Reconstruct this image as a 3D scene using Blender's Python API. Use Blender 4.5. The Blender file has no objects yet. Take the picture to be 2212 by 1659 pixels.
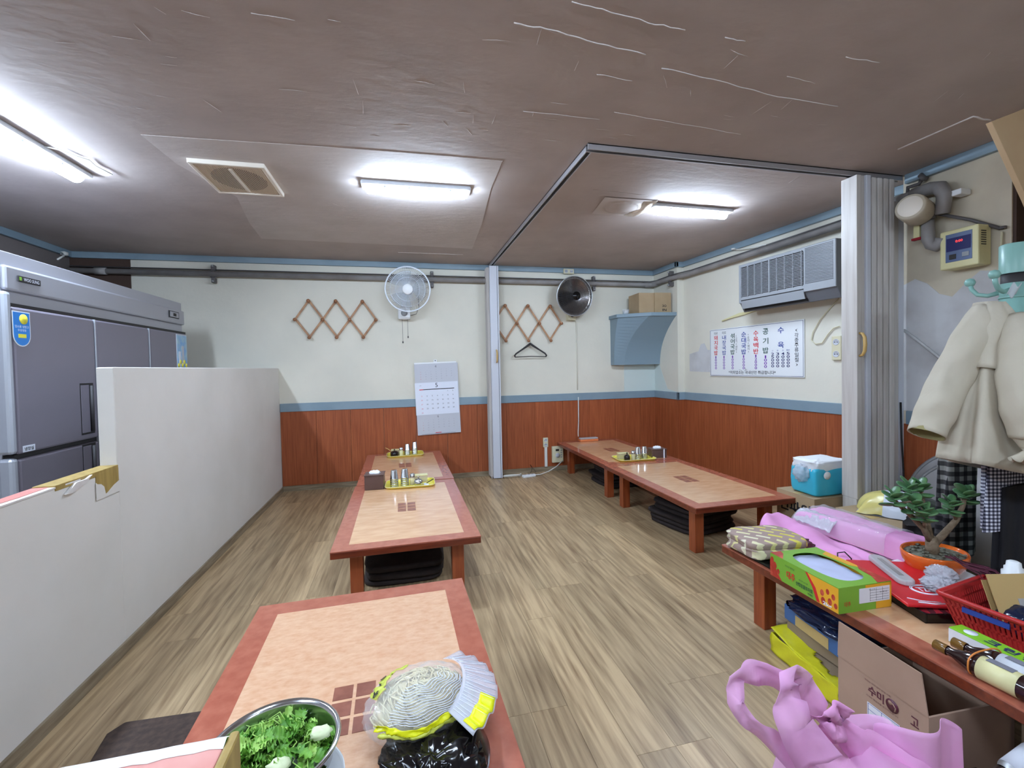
import bpy, bmesh, math, random
from mathutils import Vector, Matrix, noise

random.seed(7)
PI = math.pi
R = math.radians
sc = bpy.context.scene
col = sc.collection

# ------------------------------------------------------------------ camera
cam_d = bpy.data.cameras.new('camera')
cam_d.sensor_fit = 'HORIZONTAL'
cam_d.sensor_width = 36.0
cam_d.lens = 969.8 / 2212 * 36.0
cam_d.shift_y = -13.8 / 2212
cam_d.clip_start = 0.02
cam_o = bpy.data.objects.new('camera', cam_d)
col.objects.link(cam_o)
yaw, pitch, roll = R(13.61), R(-1.38), R(-1.18)
fw = Vector((math.sin(yaw) * math.cos(pitch), math.cos(yaw) * math.cos(pitch), math.sin(pitch)))
rt = Vector((math.cos(yaw), -math.sin(yaw), 0))
up = rt.cross(fw)
rt2 = rt * math.cos(roll) + up * math.sin(roll)
up2 = -rt * math.sin(roll) + up * math.cos(roll)
M3 = Matrix((rt2, up2, -fw)).transposed()
cam_o.matrix_world = Matrix.Translation((0, 0, 1.35)) @ M3.to_4x4()
sc.camera = cam_o

# ------------------------------------------------------------------ world, light level
world = bpy.data.worlds.new('world')
sc.world = world
world.use_nodes = True
world.node_tree.nodes['Background'].inputs[0].default_value = (0.6, 0.7, 0.85, 1)
world.node_tree.nodes['Background'].inputs[1].default_value = 0.3
sc.view_settings.view_transform = 'Standard'
sc.view_settings.look = 'None'
sc.view_settings.gamma = 1
sc.view_settings.use_curve_mapping = False
sc.view_settings.exposure = 1.15
TUBE = 88.0          # luminance of the ceiling tubes

# ------------------------------------------------------------------ helpers
def lin(c):
    return tuple(((v / 255) / 12.92 if v / 255 <= 0.04045 else ((v / 255 + 0.055) / 1.055) ** 2.4) for v in c) + (1,)

MATS = {}
def mat(name, c, rough=.5, metal=0.0, c2=None, ns=6.0, st=(1, 1, 1), detail=4, lo=.35, hi=.65, rand=0.0,
        bump=0.0, bs=40.0, bst=(1, 1, 1), trans=0.0, alpha=1.0, emit=0.0, coat=0.0, sss=0.0, ior=1.45, spec=.5, sheen=0.0):
    m = bpy.data.materials.new(name)
    m.use_nodes = True
    nt = m.node_tree
    b = nt.nodes['Principled BSDF']
    b.inputs['Base Color'].default_value = lin(c)
    b.inputs['Roughness'].default_value = rough
    b.inputs['Metallic'].default_value = metal
    b.inputs['Transmission Weight'].default_value = trans
    b.inputs['Alpha'].default_value = alpha
    b.inputs['Coat Weight'].default_value = coat
    b.inputs['Coat Roughness'].default_value = .12
    b.inputs['IOR'].default_value = ior
    b.inputs['Specular IOR Level'].default_value = spec
    b.inputs['Sheen Weight'].default_value = sheen
    if sss:
        b.inputs['Subsurface Weight'].default_value = sss
        b.inputs['Subsurface Radius'].default_value = (.02, .02, .02)
    if emit:
        b.inputs['Emission Color'].default_value = lin(c)
        b.inputs['Emission Strength'].default_value = emit
    tc = None
    def coords(stv):
        nonlocal tc
        if tc is None:
            tc = nt.nodes.new('ShaderNodeTexCoord')
        mp = nt.nodes.new('ShaderNodeMapping')
        mp.inputs['Scale'].default_value = stv
        nt.links.new(tc.outputs['Object'], mp.inputs['Vector'])
        if rand:
            oi = nt.nodes.new('ShaderNodeObjectInfo')
            mm = nt.nodes.new('ShaderNodeMath'); mm.operation = 'MULTIPLY'; mm.inputs[1].default_value = 37
            nt.links.new(oi.outputs['Random'], mm.inputs[0])
            nt.links.new(mm.outputs[0], mp.inputs['Location'])
        return mp.outputs[0]
    last = None
    if c2 is not None:
        n = nt.nodes.new('ShaderNodeTexNoise')
        n.inputs['Scale'].default_value = ns
        n.inputs['Detail'].default_value = detail
        nt.links.new(coords(st), n.inputs['Vector'])
        mr = nt.nodes.new('ShaderNodeMapRange')
        mr.inputs[1].default_value = lo; mr.inputs[2].default_value = hi
        nt.links.new(n.outputs[0], mr.inputs[0])
        mx = nt.nodes.new('ShaderNodeMix'); mx.data_type = 'RGBA'
        mx.inputs[6].default_value = lin(c); mx.inputs[7].default_value = lin(c2)
        nt.links.new(mr.outputs[0], mx.inputs[0])
        last = mx.outputs[2]
    if rand:
        oi = nt.nodes.new('ShaderNodeObjectInfo')
        mr = nt.nodes.new('ShaderNodeMapRange')
        mr.inputs[3].default_value = 1 - rand; mr.inputs[4].default_value = 1 + rand
        nt.links.new(oi.outputs['Random'], mr.inputs[0])
        hs = nt.nodes.new('ShaderNodeHueSaturation')
        hs.inputs['Color'].default_value = lin(c)
        if last: nt.links.new(last, hs.inputs['Color'])
        nt.links.new(mr.outputs[0], hs.inputs['Value'])
        last = hs.outputs[0]
    if last: nt.links.new(last, b.inputs['Base Color'])
    if bump:
        n = nt.nodes.new('ShaderNodeTexNoise'); n.inputs['Scale'].default_value = bs; n.inputs['Detail'].default_value = 3
        nt.links.new(coords(bst), n.inputs['Vector'])
        bp = nt.nodes.new('ShaderNodeBump'); bp.inputs['Strength'].default_value = bump; bp.inputs['Distance'].default_value = .01
        nt.links.new(n.outputs[0], bp.inputs['Height'])
        nt.links.new(bp.outputs[0], b.inputs['Normal'])
    MATS[name] = m
    return m

class MB:
    """collects simple shapes into one mesh"""
    def __init__(s): s.v = []; s.f = []; s.sm = []
    def add(s, vs, fs, smooth=False):
        o = len(s.v); s.v += [tuple(v) for v in vs]
        s.f += [tuple(i + o for i in f) for f in fs]; s.sm += [smooth] * len(fs)
        return s
    def box(s, a, b, m=None):
        x0, y0, z0 = a; x1, y1, z1 = b
        vs = [Vector(p) for p in ((x0, y0, z0), (x1, y0, z0), (x1, y1, z0), (x0, y1, z0), (x0, y0, z1), (x1, y0, z1), (x1, y1, z1), (x0, y1, z1))]
        if m is not None: vs = [m @ v for v in vs]
        return s.add(vs, [(0, 3, 2, 1), (4, 5, 6, 7), (0, 1, 5, 4), (1, 2, 6, 5), (2, 3, 7, 6), (3, 0, 4, 7)])
    def prism(s, poly, z0, z1, m=None):
        n = len(poly)
        vs = [Vector((p[0], p[1], z0)) for p in poly] + [Vector((p[0], p[1], z1)) for p in poly]
        if m is not None: vs = [m @ v for v in vs]
        return s.add(vs, [tuple(range(n))[::-1], tuple(range(n, 2 * n))] + [(i, (i + 1) % n, n + (i + 1) % n, n + i) for i in range(n)])
    def tube(s, pts, r, n=8, cap=True, closed=False):
        pts = [Vector(p) for p in pts]
        k = len(pts); rs = r if isinstance(r, (list, tuple)) else [r] * k
        base = []; prev = None
        for i, p in enumerate(pts):
            if closed: t = (pts[(i + 1) % k] - pts[i - 1])
            else: t = (pts[min(i + 1, k - 1)] - pts[max(i - 1, 0)])
            t = t.normalized() if t.length > 1e-9 else Vector((0, 0, 1))
            if prev is None:
                a = Vector((0, 0, 1)) if abs(t.z) < .9 else Vector((1, 0, 0))
                u = t.cross(a).normalized()
            else:
                u = prev - t * prev.dot(t)
                u = u.normalized() if u.length > 1e-6 else t.cross(Vector((0, 1, 0))).normalized()
            prev = u; w = t.cross(u)
            for j in range(n):
                an = 2 * PI * j / n
                base.append(p + (u * math.cos(an) + w * math.sin(an)) * rs[i])
        fs = []
        for i in range(k if closed else k - 1):
            i2 = (i + 1) % k
            for j in range(n):
                j2 = (j + 1) % n
                fs.append((i * n + j, i * n + j2, i2 * n + j2, i2 * n + j))
        if cap and not closed:
            fs.append(tuple(range(n))[::-1]); fs.append(tuple((k - 1) * n + j for j in range(n)))
        return s.add(base, fs, True)
    def lathe(s, prof, n=24, c=(0, 0, 0), m=None, smooth=True, a0=0, a1=2 * PI, sx=1, sy=1):
        full = abs(a1 - a0 - 2 * PI) < 1e-6
        cnt = n if full else n + 1
        vs = []
        for r, z in prof:
            for j in range(cnt):
                an = a0 + (a1 - a0) * j / n
                v = Vector((c[0] + r * math.cos(an) * sx, c[1] + r * math.sin(an) * sy, c[2] + z))
                vs.append(m @ v if m is not None else v)
        fs = []
        for i in range(len(prof) - 1):
            for j in range(n):
                j2 = (j + 1) % cnt
                fs.append((i * cnt + j, i * cnt + j2, (i + 1) * cnt + j2, (i + 1) * cnt + j))
        return s.add(vs, fs, smooth)
    def grid(s, fn, nu, nv, smooth=True, closeu=False):
        vs = [Vector(fn(i / nu, j / nv)) for j in range(nv + 1) for i in range(nu + (0 if closeu else 1))]
        w = nu if closeu else nu + 1
        fs = [(j * w + i, j * w + (i + 1) % w, (j + 1) * w + (i + 1) % w, (j + 1) * w + i) for j in range(nv) for i in range(nu)]
        return s.add(vs, fs, smooth)
    def build(s, name, m=None, parent=None, bevel=0, solid=0, seg=2, sub=0):
        me = bpy.data.meshes.new(name)
        me.from_pydata(s.v, [], s.f)
        me.polygons.foreach_set('use_smooth', s.sm)
        me.update()
        o = bpy.data.objects.new(name, me)
        col.objects.link(o)
        if m is not None: me.materials.append(MATS[m] if isinstance(m, str) else m)
        if parent is not None: o.parent = parent
        if sub:
            md = o.modifiers.new('sub', 'SUBSURF'); md.levels = sub; md.render_levels = sub
        if solid:
            md = o.modifiers.new('solid', 'SOLIDIFY'); md.thickness = solid; md.offset = 0
        if bevel:
            md = o.modifiers.new('bevel', 'BEVEL'); md.width = bevel; md.segments = seg; md.limit_method = 'ANGLE'; md.angle_limit = R(50)
        return o

def box(a, b, name, m, parent=None, bevel=0, mt=None):
    return MB().box(a, b, mt).build(name, m, parent, bevel)

def thing(name, label, cat, loc=(0, 0, 0), rz=0, group=None):
    o = bpy.data.objects.new(name, None); col.objects.link(o)
    o.empty_display_size = .05
    o.location = loc; o.rotation_euler = (0, 0, rz)
    o['label'] = label; o['category'] = cat
    if group: o['group'] = group
    return o
def tag(o, label, cat, group=None, kind=None):
    o['label'] = label; o['category'] = cat
    if group: o['group'] = group
    if kind: o['kind'] = kind
    return o
def struct(o, label=None):
    o['kind'] = 'structure'
    if label: o['label'] = label
    return o
def copy_tree(o, loc=None, rz=None, label=None, group=None, parent=None):
    c = o.copy(); col.objects.link(c)
    if parent is not None: c.parent = parent
    if loc is not None: c.location = loc
    if rz is not None: c.rotation_euler = (0, 0, rz)
    if label: c['label'] = label
    if group: c['group'] = group
    for ch in list(o.children): copy_tree(ch, parent=c)
    return c

GL = {}
def glyph(s, weight):
    k = (s, weight)
    if k not in GL:
        cu = bpy.data.curves.new('t', 'FONT'); cu.body = s; cu.size = 1; cu.offset = weight; cu.resolution_u = 2
        o = bpy.data.objects.new('t', cu)
        me = bpy.data.meshes.new_from_object(o)
        vs = [v.co.copy() for v in me.vertices]; fs = [tuple(p.vertices) for p in me.polygons]
        xs = [v.x for v in vs] or [0]; ys = [v.y for v in vs] or [0]
        GL[k] = (vs, fs, min(xs), max(xs), min(ys), max(ys))
        bpy.data.objects.remove(o); bpy.data.curves.remove(cu); bpy.data.meshes.remove(me)
    return GL[k]
def text(mb, s, cx, cz, w=None, h=None, m=None, weight=0.0, rot=0, size=None):
    """letters centred on (cx, cz) of a plane; m maps (u, 0, v) to place"""
    vs, fs, x0, x1, y0, y1 = glyph(s, weight)
    if not fs: return
    gw, gh = x1 - x0, y1 - y0
    if size: kx = ky = size
    else:
        ky = h / gh if h else None; kx = w / gw if w else ky
        if ky is None: ky = kx
    out = []
    for v in vs:
        a = (v.x - (x0 + x1) / 2) * kx; b = (v.y - (y0 + y1) / 2) * ky
        a, b = a * math.cos(rot) - b * math.sin(rot), a * math.sin(rot) + b * math.cos(rot)
        p = Vector((cx + a, 0, cz + b))
        out.append(m @ p if m is not None else p)
    mb.add(out, fs)
def vtext(mb, s, cx, ztop, zbot, w, m=None, weight=0.0, fill=.88):
    n = len(s); st = (ztop - zbot) / n
    for i, ch in enumerate(s):
        text(mb, ch, cx, ztop - st * (i + .5), w=w if ch not in '+()·1' else w * .5, h=st * fill if ch not in '+()' else st * .5, m=m, weight=weight)

def T(x, y, z): return Matrix.Translation((x, y, z))
def RX(a): return Matrix.Rotation(a, 4, 'X')
def RY(a): return Matrix.Rotation(a, 4, 'Y')
def RZ(a): return Matrix.Rotation(a, 4, 'Z')

def blob(cx, cy, cz, sx, sy, sz, nu=40, nv=22, p=1.0, amp=.1, fr=4.0, seed=0, flat=None, ridged=False):
    """lumpy cushion shape: superellipsoid with folds"""
    def f(u, v):
        th = u * 2 * PI; ph = (v - .5) * PI
        def sp(x, e): return math.copysign(abs(x) ** e, x)
        x = sp(math.cos(ph), p) * sp(math.cos(th), p); y = sp(math.cos(ph), p) * sp(math.sin(th), p); z = sp(math.sin(ph), p)
        q = Vector((x, y, z)) * fr + Vector((seed * 7.1, seed * 3.3, seed))
        n = noise.fractal(q, 1.0, 2.0, 3)
        if ridged: n = 1 - abs(n) * 2.5
        k = 1 + amp * n
        X, Y, Z = cx + x * sx * k, cy + y * sy * k, cz + z * sz * k
        if flat is not None and Z < flat: Z = flat
        return (X, Y, Z)
    mb = MB(); mb.grid(f, nu, nv, True, closeu=True)
    return mb

def loft(rings, n=36, cap=True):
    """rings: functions or lists (cx,cy,cz,rx,ry,amp,freq,phase,tilt)"""
    mb = MB(); vs = []
    for (cx, cy, cz, rx, ry, amp, fr, ph, tilt) in rings:
        for j in range(n):
            a = 2 * PI * j / n
            k = 1 + amp * math.sin(a * fr + ph) + amp * .5 * math.sin(a * (fr * 1.7) + ph * 2)
            x = math.cos(a) * rx * k; y = math.sin(a) * ry * k
            vs.append((cx + x, cy + y, cz - tilt * x))
    fs = []
    for i in range(len(rings) - 1):
        for j in range(n):
            j2 = (j + 1) % n
            fs.append((i * n + j, i * n + j2, (i + 1) * n + j2, (i + 1) * n + j))
    if cap: fs.append(tuple(range(n)))
    mb.add(vs, fs, True)
    return mb

def fix_normals(o):
    bm = bmesh.new(); bm.from_mesh(o.data); bmesh.ops.recalc_face_normals(bm, faces=bm.faces); bm.to_mesh(o.data); bm.free()
    return o

# ------------------------------------------------------------------ materials
mat('ceiling_paper', (186, 174, 169), .75, c2=(176, 164, 159), ns=3, bump=.25, bs=9, bst=(1, 2, 1))
mat('ceiling_patch', (202, 193, 189), .7, c2=(194, 185, 180), ns=4, bump=.25, bs=10, bst=(1, 2, 1))
mat('ridge', (205, 190, 182), .5)
mat('wall_left_paint', (112, 104, 102), .7)
mat('wall_paper', (224, 219, 204), .75, c2=(214, 210, 196), ns=1.6, bump=.12, bs=30)
mat('wall_paper_old', (212, 201, 178), .75, c2=(186, 174, 155), ns=3.5, lo=.3, hi=.75, bump=.2, bs=18)
mat('wall_bare', (205, 205, 206), .7, c2=(176, 173, 172), ns=4, lo=.45, hi=.8, bump=.2, bs=10)
mat('patch_cool', (205, 216, 212), .7)
mat('partition_paper', (222, 217, 210), .7, c2=(214, 209, 201), ns=2, bump=.1, bs=20)
mat('wainscot', (163, 87, 50), .42, c2=(140, 70, 38), ns=5, st=(14, 14, .6), rand=.05, bump=.05, bs=60, bst=(6, 6, .5))
mat('blue_trim', (136, 156, 168), .45, c2=(126, 146, 159), ns=3)
mat('baseboard', (150, 135, 112), .5, c2=(118, 102, 80), ns=5, st=(1, 1, 10))
mat('plank', (182, 156, 120), .38, c2=(122, 97, 68), ns=4.5, st=(10, .6, 1), detail=12, lo=.38, hi=.74, rand=.15, bump=.06, bs=30, bst=(8, .5, 1))
mat('floor_under', (105, 88, 68), .6)
mat('sill_wood', (172, 146, 82), .5, c2=(150, 124, 66), ns=5, st=(10, 10, 1))
mat('torn_pink', (190, 118, 108), .7, c2=(214, 160, 150), ns=7, lo=.4, hi=.7)
mat('torn_white', (225, 220, 214), .8, c2=(205, 195, 190), ns=12)
mat('table_edge', (124, 55, 33), .3, c2=(100, 42, 26), ns=6, st=(1, 8, 8), coat=.3)
mat('table_border', (178, 104, 82), .2, c2=(164, 90, 70), ns=5, st=(5, 5, 1), coat=.4)
mat('table_leg', (160, 80, 42), .3, c2=(136, 62, 32), ns=5, st=(8, 8, .7), coat=.3)
mat('table_panel', (222, 178, 138), .18, c2=(205, 156, 115), ns=9, st=(1, 3, 1), lo=.3, hi=.7, coat=.5)
mat('table_panel_worn', (222, 180, 146), .3, c2=(208, 156, 120), ns=34, st=(1, 2.0, 1), lo=.3, hi=.7, coat=.3, bump=.15, bs=30)
mat('inlay', (150, 92, 74), .3, c2=(130, 76, 60), ns=25, coat=.3)
mat('steel', (205, 207, 210), .18, 1.0)
mat('steel_soft', (186, 188, 192), .38, .75)
mat('alu', (190, 190, 194), .4, .8)
mat('door_vinyl', (196, 190, 184), .5, c2=(178, 170, 163), ns=6, st=(6, 6, .4), lo=.4, hi=.7)
mat('door_frame', (200, 202, 210), .35)
mat('tan_plastic', (196, 160, 96), .4)
mat('fridge_body', (134, 128, 140), .42, .35)
mat('fridge_head', (172, 172, 180), .35, .4)
mat('fridge_trim', (190, 194, 204), .3, .5)
mat('dark', (30, 27, 28), .5)
mat('black_gloss', (14, 13, 14), .15)
mat('charcoal', (48, 45, 46), .6)
mat('white_plastic', (232, 234, 236), .35)
mat('ivory', (214, 207, 176), .4)
mat('yellow_ivory', (216, 208, 158), .45)
mat('pipe_grey', (152, 148, 146), .5, c2=(132, 126, 123), ns=6)
mat('pipe_dark', (92, 88, 88), .5)
mat('cable_white', (220, 220, 214), .5)
mat('wood_peg', (186, 142, 104), .5, c2=(156, 112, 80), ns=14)
mat('wood_peg_dark', (150, 102, 70), .5)
mat('guard_white', (226, 232, 240), .35)
mat('blade', (178, 190, 202), .25, alpha=.25)
mat('motor_grey', (138, 142, 156), .5)
mat('dish', (150, 145, 143), .22, .9)
mat('paper', (226, 230, 242), .7)
mat('paper_grey', (196, 198, 206), .7)
mat('ink', (28, 28, 34), .7)
mat('ink_soft', (120, 120, 130), .7)
mat('ink_blue', (42, 66, 150), .6)
mat('ink_navy', (30, 34, 92), .6)
mat('ink_red', (214, 40, 44), .6)
mat('ink_green', (34, 78, 62), .6)
mat('ink_purple', (120, 46, 168), .6)
mat('cardboard', (176, 152, 120), .8, c2=(166, 142, 110), ns=5)
mat('cardboard_pink', (172, 142, 122), .8, c2=(164, 134, 114), ns=5)
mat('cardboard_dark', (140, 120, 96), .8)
mat('ac_body', (98, 100, 105), .45)  # casing grey, darkened partly to put the end's shade into the colour
mat('ac_front', (146, 149, 153), .45)
mat('lamp_body', (228, 232, 240), .4)
mat('vent', (226, 210, 192), .5)
mat('vent_rim', (236, 226, 212), .5)
mat('tray_yellow', (222, 206, 70), .35)
mat('tray_cream', (222, 214, 160), .35)
mat('tissue_box', (98, 76, 70), .35, c2=(84, 62, 56), ns=4)
mat('tissue', (236, 238, 242), .8)
mat('glass', (215, 205, 180), .1, alpha=.45)
mat('sauce', (34, 22, 20), .2)
mat('cushion', (46, 36, 34), .85, c2=(36, 28, 27), ns=20, bump=.2, bs=60)
mat('mat_brown', (74, 58, 50), .9, c2=(56, 44, 38), ns=40)
mat('orange_plastic', (224, 128, 76), .4)
mat('frosted', (206, 206, 208), .3, alpha=.6)
mat('cloth_cream', (198, 188, 170), .85, c2=(190, 180, 160), ns=3, bump=.55, bs=11)
mat('cloth_olive', (150, 140, 96), .85)
mat('mint', (134, 176, 166), .35)
mat('cyan_pack', (60, 184, 214), .3, bump=.25, bs=8)
mat('clear', (240, 244, 250), .06, alpha=.22)
mat('clear_dense', (226, 226, 234), .15, alpha=.5, bump=.5, bs=25)
mat('ricebag_w', (214, 220, 230), .25, bump=.3, bs=8)
mat('ricebag_y', (212, 198, 118), .25, bump=.3, bs=8)
mat('ricebag_g', (52, 62, 54), .3, bump=.3, bs=10)
mat('pink_cloth', (234, 164, 212), .7, c2=(228, 154, 206), ns=8, alpha=1, bump=.25, bs=12)
mat('pink_sheer', (244, 186, 228), .7, alpha=.66, c2=(236, 170, 218), ns=6, bump=.2, bs=10)
mat('pot_orange', (222, 104, 36), .12, c2=(206, 88, 26), ns=5, coat=.6)
mat('soil', (84, 78, 64), .9, c2=(110, 110, 96), ns=50, lo=.45, hi=.55)
mat('bark', (134, 116, 96), .8, c2=(104, 86, 66), ns=30, bump=.5, bs=60)
mat('leaf', (70, 110, 72), .35, c2=(96, 136, 84), ns=14, lo=.4, hi=.7)
mat('purple_strip', (92, 42, 58), .35)
mat('red_folder', (206, 36, 44), .3)
mat('red_basket', (176, 40, 40), .35)
mat('kraft', (186, 158, 104), .7)
mat('box_green', (122, 172, 56), .35)
mat('box_orange', (230, 168, 44), .35)
mat('tomato', (176, 52, 40), .3, c2=(206, 92, 70), ns=30, lo=.5, hi=.7)
mat('box_inside', (190, 194, 222), .6)
mat('white_label', (226, 226, 232), .6)
mat('blue_box', (62, 98, 150), .3)
mat('navy_film', (24, 32, 58), .12, bump=.6, bs=14)
mat('yellow_film', (222, 216, 44), .15, alpha=.86, bump=.7, bs=16)
mat('black_film', (16, 14, 16), .14, bump=.3, bs=9)
mat('sprout', (232, 222, 184), .5, c2=(212, 190, 130), ns=12)
mat('lime', (226, 226, 20), .35)
mat('lime_pale', (206, 212, 90), .35, alpha=.9)
mat('lettuce', (112, 164, 56), .45, c2=(72, 128, 40), ns=18, lo=.4, hi=.65)
mat('lettuce_light', (160, 200, 96), .45)
mat('stem_white', (214, 222, 180), .5)
mat('bottle_dark', (40, 22, 22), .12, coat=.5)
mat('bottle_brown', (116, 82, 34), .2)
mat('wrap_green', (132, 194, 44), .3)
mat('wrap_yellow', (232, 206, 52), .3)
mat('orange_band', (216, 130, 60), .5)
mat('red_cloth', (150, 28, 40), .85)
mat('trouser', (26, 25, 30), .9)
mat('wood_board', (190, 160, 124), .6, c2=(180, 148, 112), ns=3)
mat('brown_dark', (72, 54, 46), .8)
mat('screen', (88, 104, 140), .3)
mat('shelf_blue', (128, 148, 160), .45)
mat('sticker_blue', (40, 130, 214), .3)
mat('sticker_yellow', (240, 226, 70), .4)
mat('sky_print', (120, 170, 220), .4, c2=(180, 206, 210), ns=14)
mat('disc_grey', (176, 172, 172), .4)
mat('tube_light', (212, 232, 255), .4, emit=TUBE)
mat('red_led', (230, 50, 40), .4, emit=1.5)

def checker(name, c1, c2, c3, scale):
    m = bpy.data.materials.new(name); m.use_nodes = True; nt = m.node_tree; b = nt.nodes['Principled BSDF']
    b.inputs['Roughness'].default_value = .9
    tc = nt.nodes.new('ShaderNodeTexCoord'); sep = nt.nodes.new('ShaderNodeSeparateXYZ')
    nt.links.new(tc.outputs['Object'], sep.inputs[0])
    outs = []
    for k in (0, 2):
        mu = nt.nodes.new('ShaderNodeMath'); mu.operation = 'MULTIPLY'; mu.inputs[1].default_value = scale
        nt.links.new(sep.outputs[k], mu.inputs[0])
        fr = nt.nodes.new('ShaderNodeMath'); fr.operation = 'FRACT'; nt.links.new(mu.outputs[0], fr.inputs[0])
        gt = nt.nodes.new('ShaderNodeMath'); gt.operation = 'GREATER_THAN'; gt.inputs[1].default_value = .5; nt.links.new(fr.outputs[0], gt.inputs[0])
        outs.append(gt.outputs[0])
    ad = nt.nodes.new('ShaderNodeMath'); ad.operation = 'ADD'; nt.links.new(outs[0], ad.inputs[0]); nt.links.new(outs[1], ad.inputs[1])
    dv = nt.nodes.new('ShaderNodeMath'); dv.operation = 'MULTIPLY'; dv.inputs[1].default_value = .5; nt.links.new(ad.outputs[0], dv.inputs[0])
    cr = nt.nodes.new('ShaderNodeValToRGB'); cr.color_ramp.interpolation = 'CONSTANT'
    cr.color_ramp.elements[0].color = lin(c1); cr.color_ramp.elements[1].position = .8; cr.color_ramp.elements[1].color = lin(c3)
    e = cr.color_ramp.elements.new(.4); e.color = lin(c2)
    nt.links.new(dv.outputs[0], cr.inputs[0]); nt.links.new(cr.outputs[0], b.inputs['Base Color'])
    MATS[name] = m
checker('plaid_black', (22, 22, 24), (66, 66, 66), (148, 150, 144), 22)
checker('gingham', (226, 226, 236), (110, 110, 128), (36, 36, 50), 62)
checker('plaid_red', (28, 18, 26), (96, 20, 34), (186, 34, 50), 26)

def diamond(name):
    m = bpy.data.materials.new(name); m.use_nodes = True; nt = m.node_tree; b = nt.nodes['Principled BSDF']
    b.inputs['Roughness'].default_value = .95
    tc = nt.nodes.new('ShaderNodeTexCoord'); mp = nt.nodes.new('ShaderNodeMapping')
    mp.inputs['Rotation'].default_value = (0, 0, R(45)); mp.inputs['Scale'].default_value = (11, 11, 11)
    nt.links.new(tc.outputs['Object'], mp.inputs[0])
    br = nt.nodes.new('ShaderNodeTexBrick'); br.inputs['Scale'].default_value = 1
    br.inputs['Color1'].default_value = lin((214, 200, 60)); br.inputs['Color2'].default_value = lin((226, 220, 196)); br.inputs['Mortar'].default_value = lin((166, 142, 132))
    br.inputs['Mortar Size'].default_value = .16; br.inputs['Brick Width'].default_value = 1; br.inputs['Row Height'].default_value = .5
    nt.links.new(mp.outputs[0], br.inputs[0]); nt.links.new(br.outputs[0], b.inputs['Base Color'])
    MATS[name] = m
diamond('blanket')

# ================================================================== SETTING
CZ = 2.603; BY = 5.483; LX = -3.24; FY = -2.6
floor = struct(box((LX - .1, FY - .1, -.06), (3.9, BY + .1, -.006), 'floor', 'floor_under'))
struct(box((LX - .1, FY - .1, -.006), (3.9, .45, 0), 'floor_near', 'floor_under'))
bpy.data.objects['floor_near'].name = 'trim_20'
rnd = random.Random(3)
x = -1.345; meshes = {}
while x < 3.42:
    w = .1485
    y = .46 - rnd.choice((0, .3, .55, .8)) * 0
    first = True
    while y < BY - .01:
        L = rnd.choice((.62, .92, 1.2)) if first else 1.2
        first = False
        y2 = min(y + L, BY - .004)
        key = round(y2 - y, 3)
        if key not in meshes:
            o = MB().box((0, 0, -.005), (w, y2 - y - .0012, 0)).build('plank', 'plank', floor)
            meshes[key] = o.data
        else:
            o = bpy.data.objects.new('plank', meshes[key]); col.objects.link(o); o.parent = floor
        o.location = (x, y, 0)
        y = y2
    x += w + .0012

ceiling = struct(box((LX - .1, FY - .1, CZ), (3.9, BY + .1, CZ + .06), 'ceiling', 'ceiling_paper'))
# papered-over patch around the lamp and fan
pp = [(-1.30, 2.76), (-1.0, 2.745), (-.55, 2.72), (-.1, 2.70), (.3, 2.69), (.62, 2.69), (.63, 3.1), (.70, 3.9), (.74, 4.72), (.3, 4.70), (-.4, 4.69), (-1.26, 4.67), (-1.22, 4.2), (-1.12, 3.6), (-1.28, 3.1)]
MB().prism(pp, CZ - .0025, CZ).build('paper_patch', 'ceiling_patch', ceiling)
rid = MB()
for pts, r in [([(.597, 1.475), (.713, 1.487), (.906, 1.507), (1.064, 1.512)], .0022), ([(.425, 1.614), (.549, 1.615), (.766, 1.642), (.988, 1.664)], .0028),
            ([(1.099, 1.724), (1.366, 1.747), (1.755, 1.792), (2.122, 1.801)], .0026), ([(1.051, 2.069), (1.358, 2.093), (1.838, 2.128)], .0018),
            ([(.605, 2.152), (1.007, 2.146)], .0018), ([(1.812, 1.507), (1.989, 1.502)], .002), ([(2.908, 2.088), (2.914, 1.732), (3.059, 1.739)], .006),
            ([(-.484, 1.761), (-.344, 1.765)], .0016), ([(-.478, 3.62), (-.258, 3.786), (.029, 3.994)], .003), ([(-.019, 4.993), (.677, 4.985)], .004),
            ([(1.239, 1.516), (1.332, 1.514)], .002), ([(.845, 1.817), (1.017, 1.829)], .0018), ([(1.675, 1.66), (1.842, 1.675)], .0016), ([(1.35, 3.0), (1.8, 3.03)], .0014)]:
    P = []
    for i in range(len(pts) - 1):
        for k in range(5):
            t = k / 5; P.append((pts[i][0] * (1 - t) + pts[i + 1][0] * t, pts[i][1] * (1 - t) + pts[i + 1][1] * t + rnd.uniform(-.004, .004), CZ))
    P.append((*pts[-1], CZ))
    rid.tube(P, r, 6)
for i in range(90):
    a, b = rnd.uniform(.2, 2.7), rnd.uniform(1.3, 2.6)
    if rnd.random() < .45: a, b = rnd.uniform(-1.3, .9), rnd.uniform(1.4, 3.4)
    L = rnd.uniform(.03, .12); an = rnd.choice((0, 0, .05, 1.5, 1.0)) + rnd.uniform(-.15, .15)
    rid.tube([(a, b, CZ), (a + L * .5 * math.cos(an), b + L * .5 * math.sin(an) + rnd.uniform(-.004, .004), CZ), (a + L * math.cos(an), b + L * math.sin(an), CZ)], [.0004, rnd.uniform(.0008, .0016), .0004], 5)
rr = rid.build('paper_wrinkle', 'ceiling_patch', ceiling); rr['kind'] = 'stuff'

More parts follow.
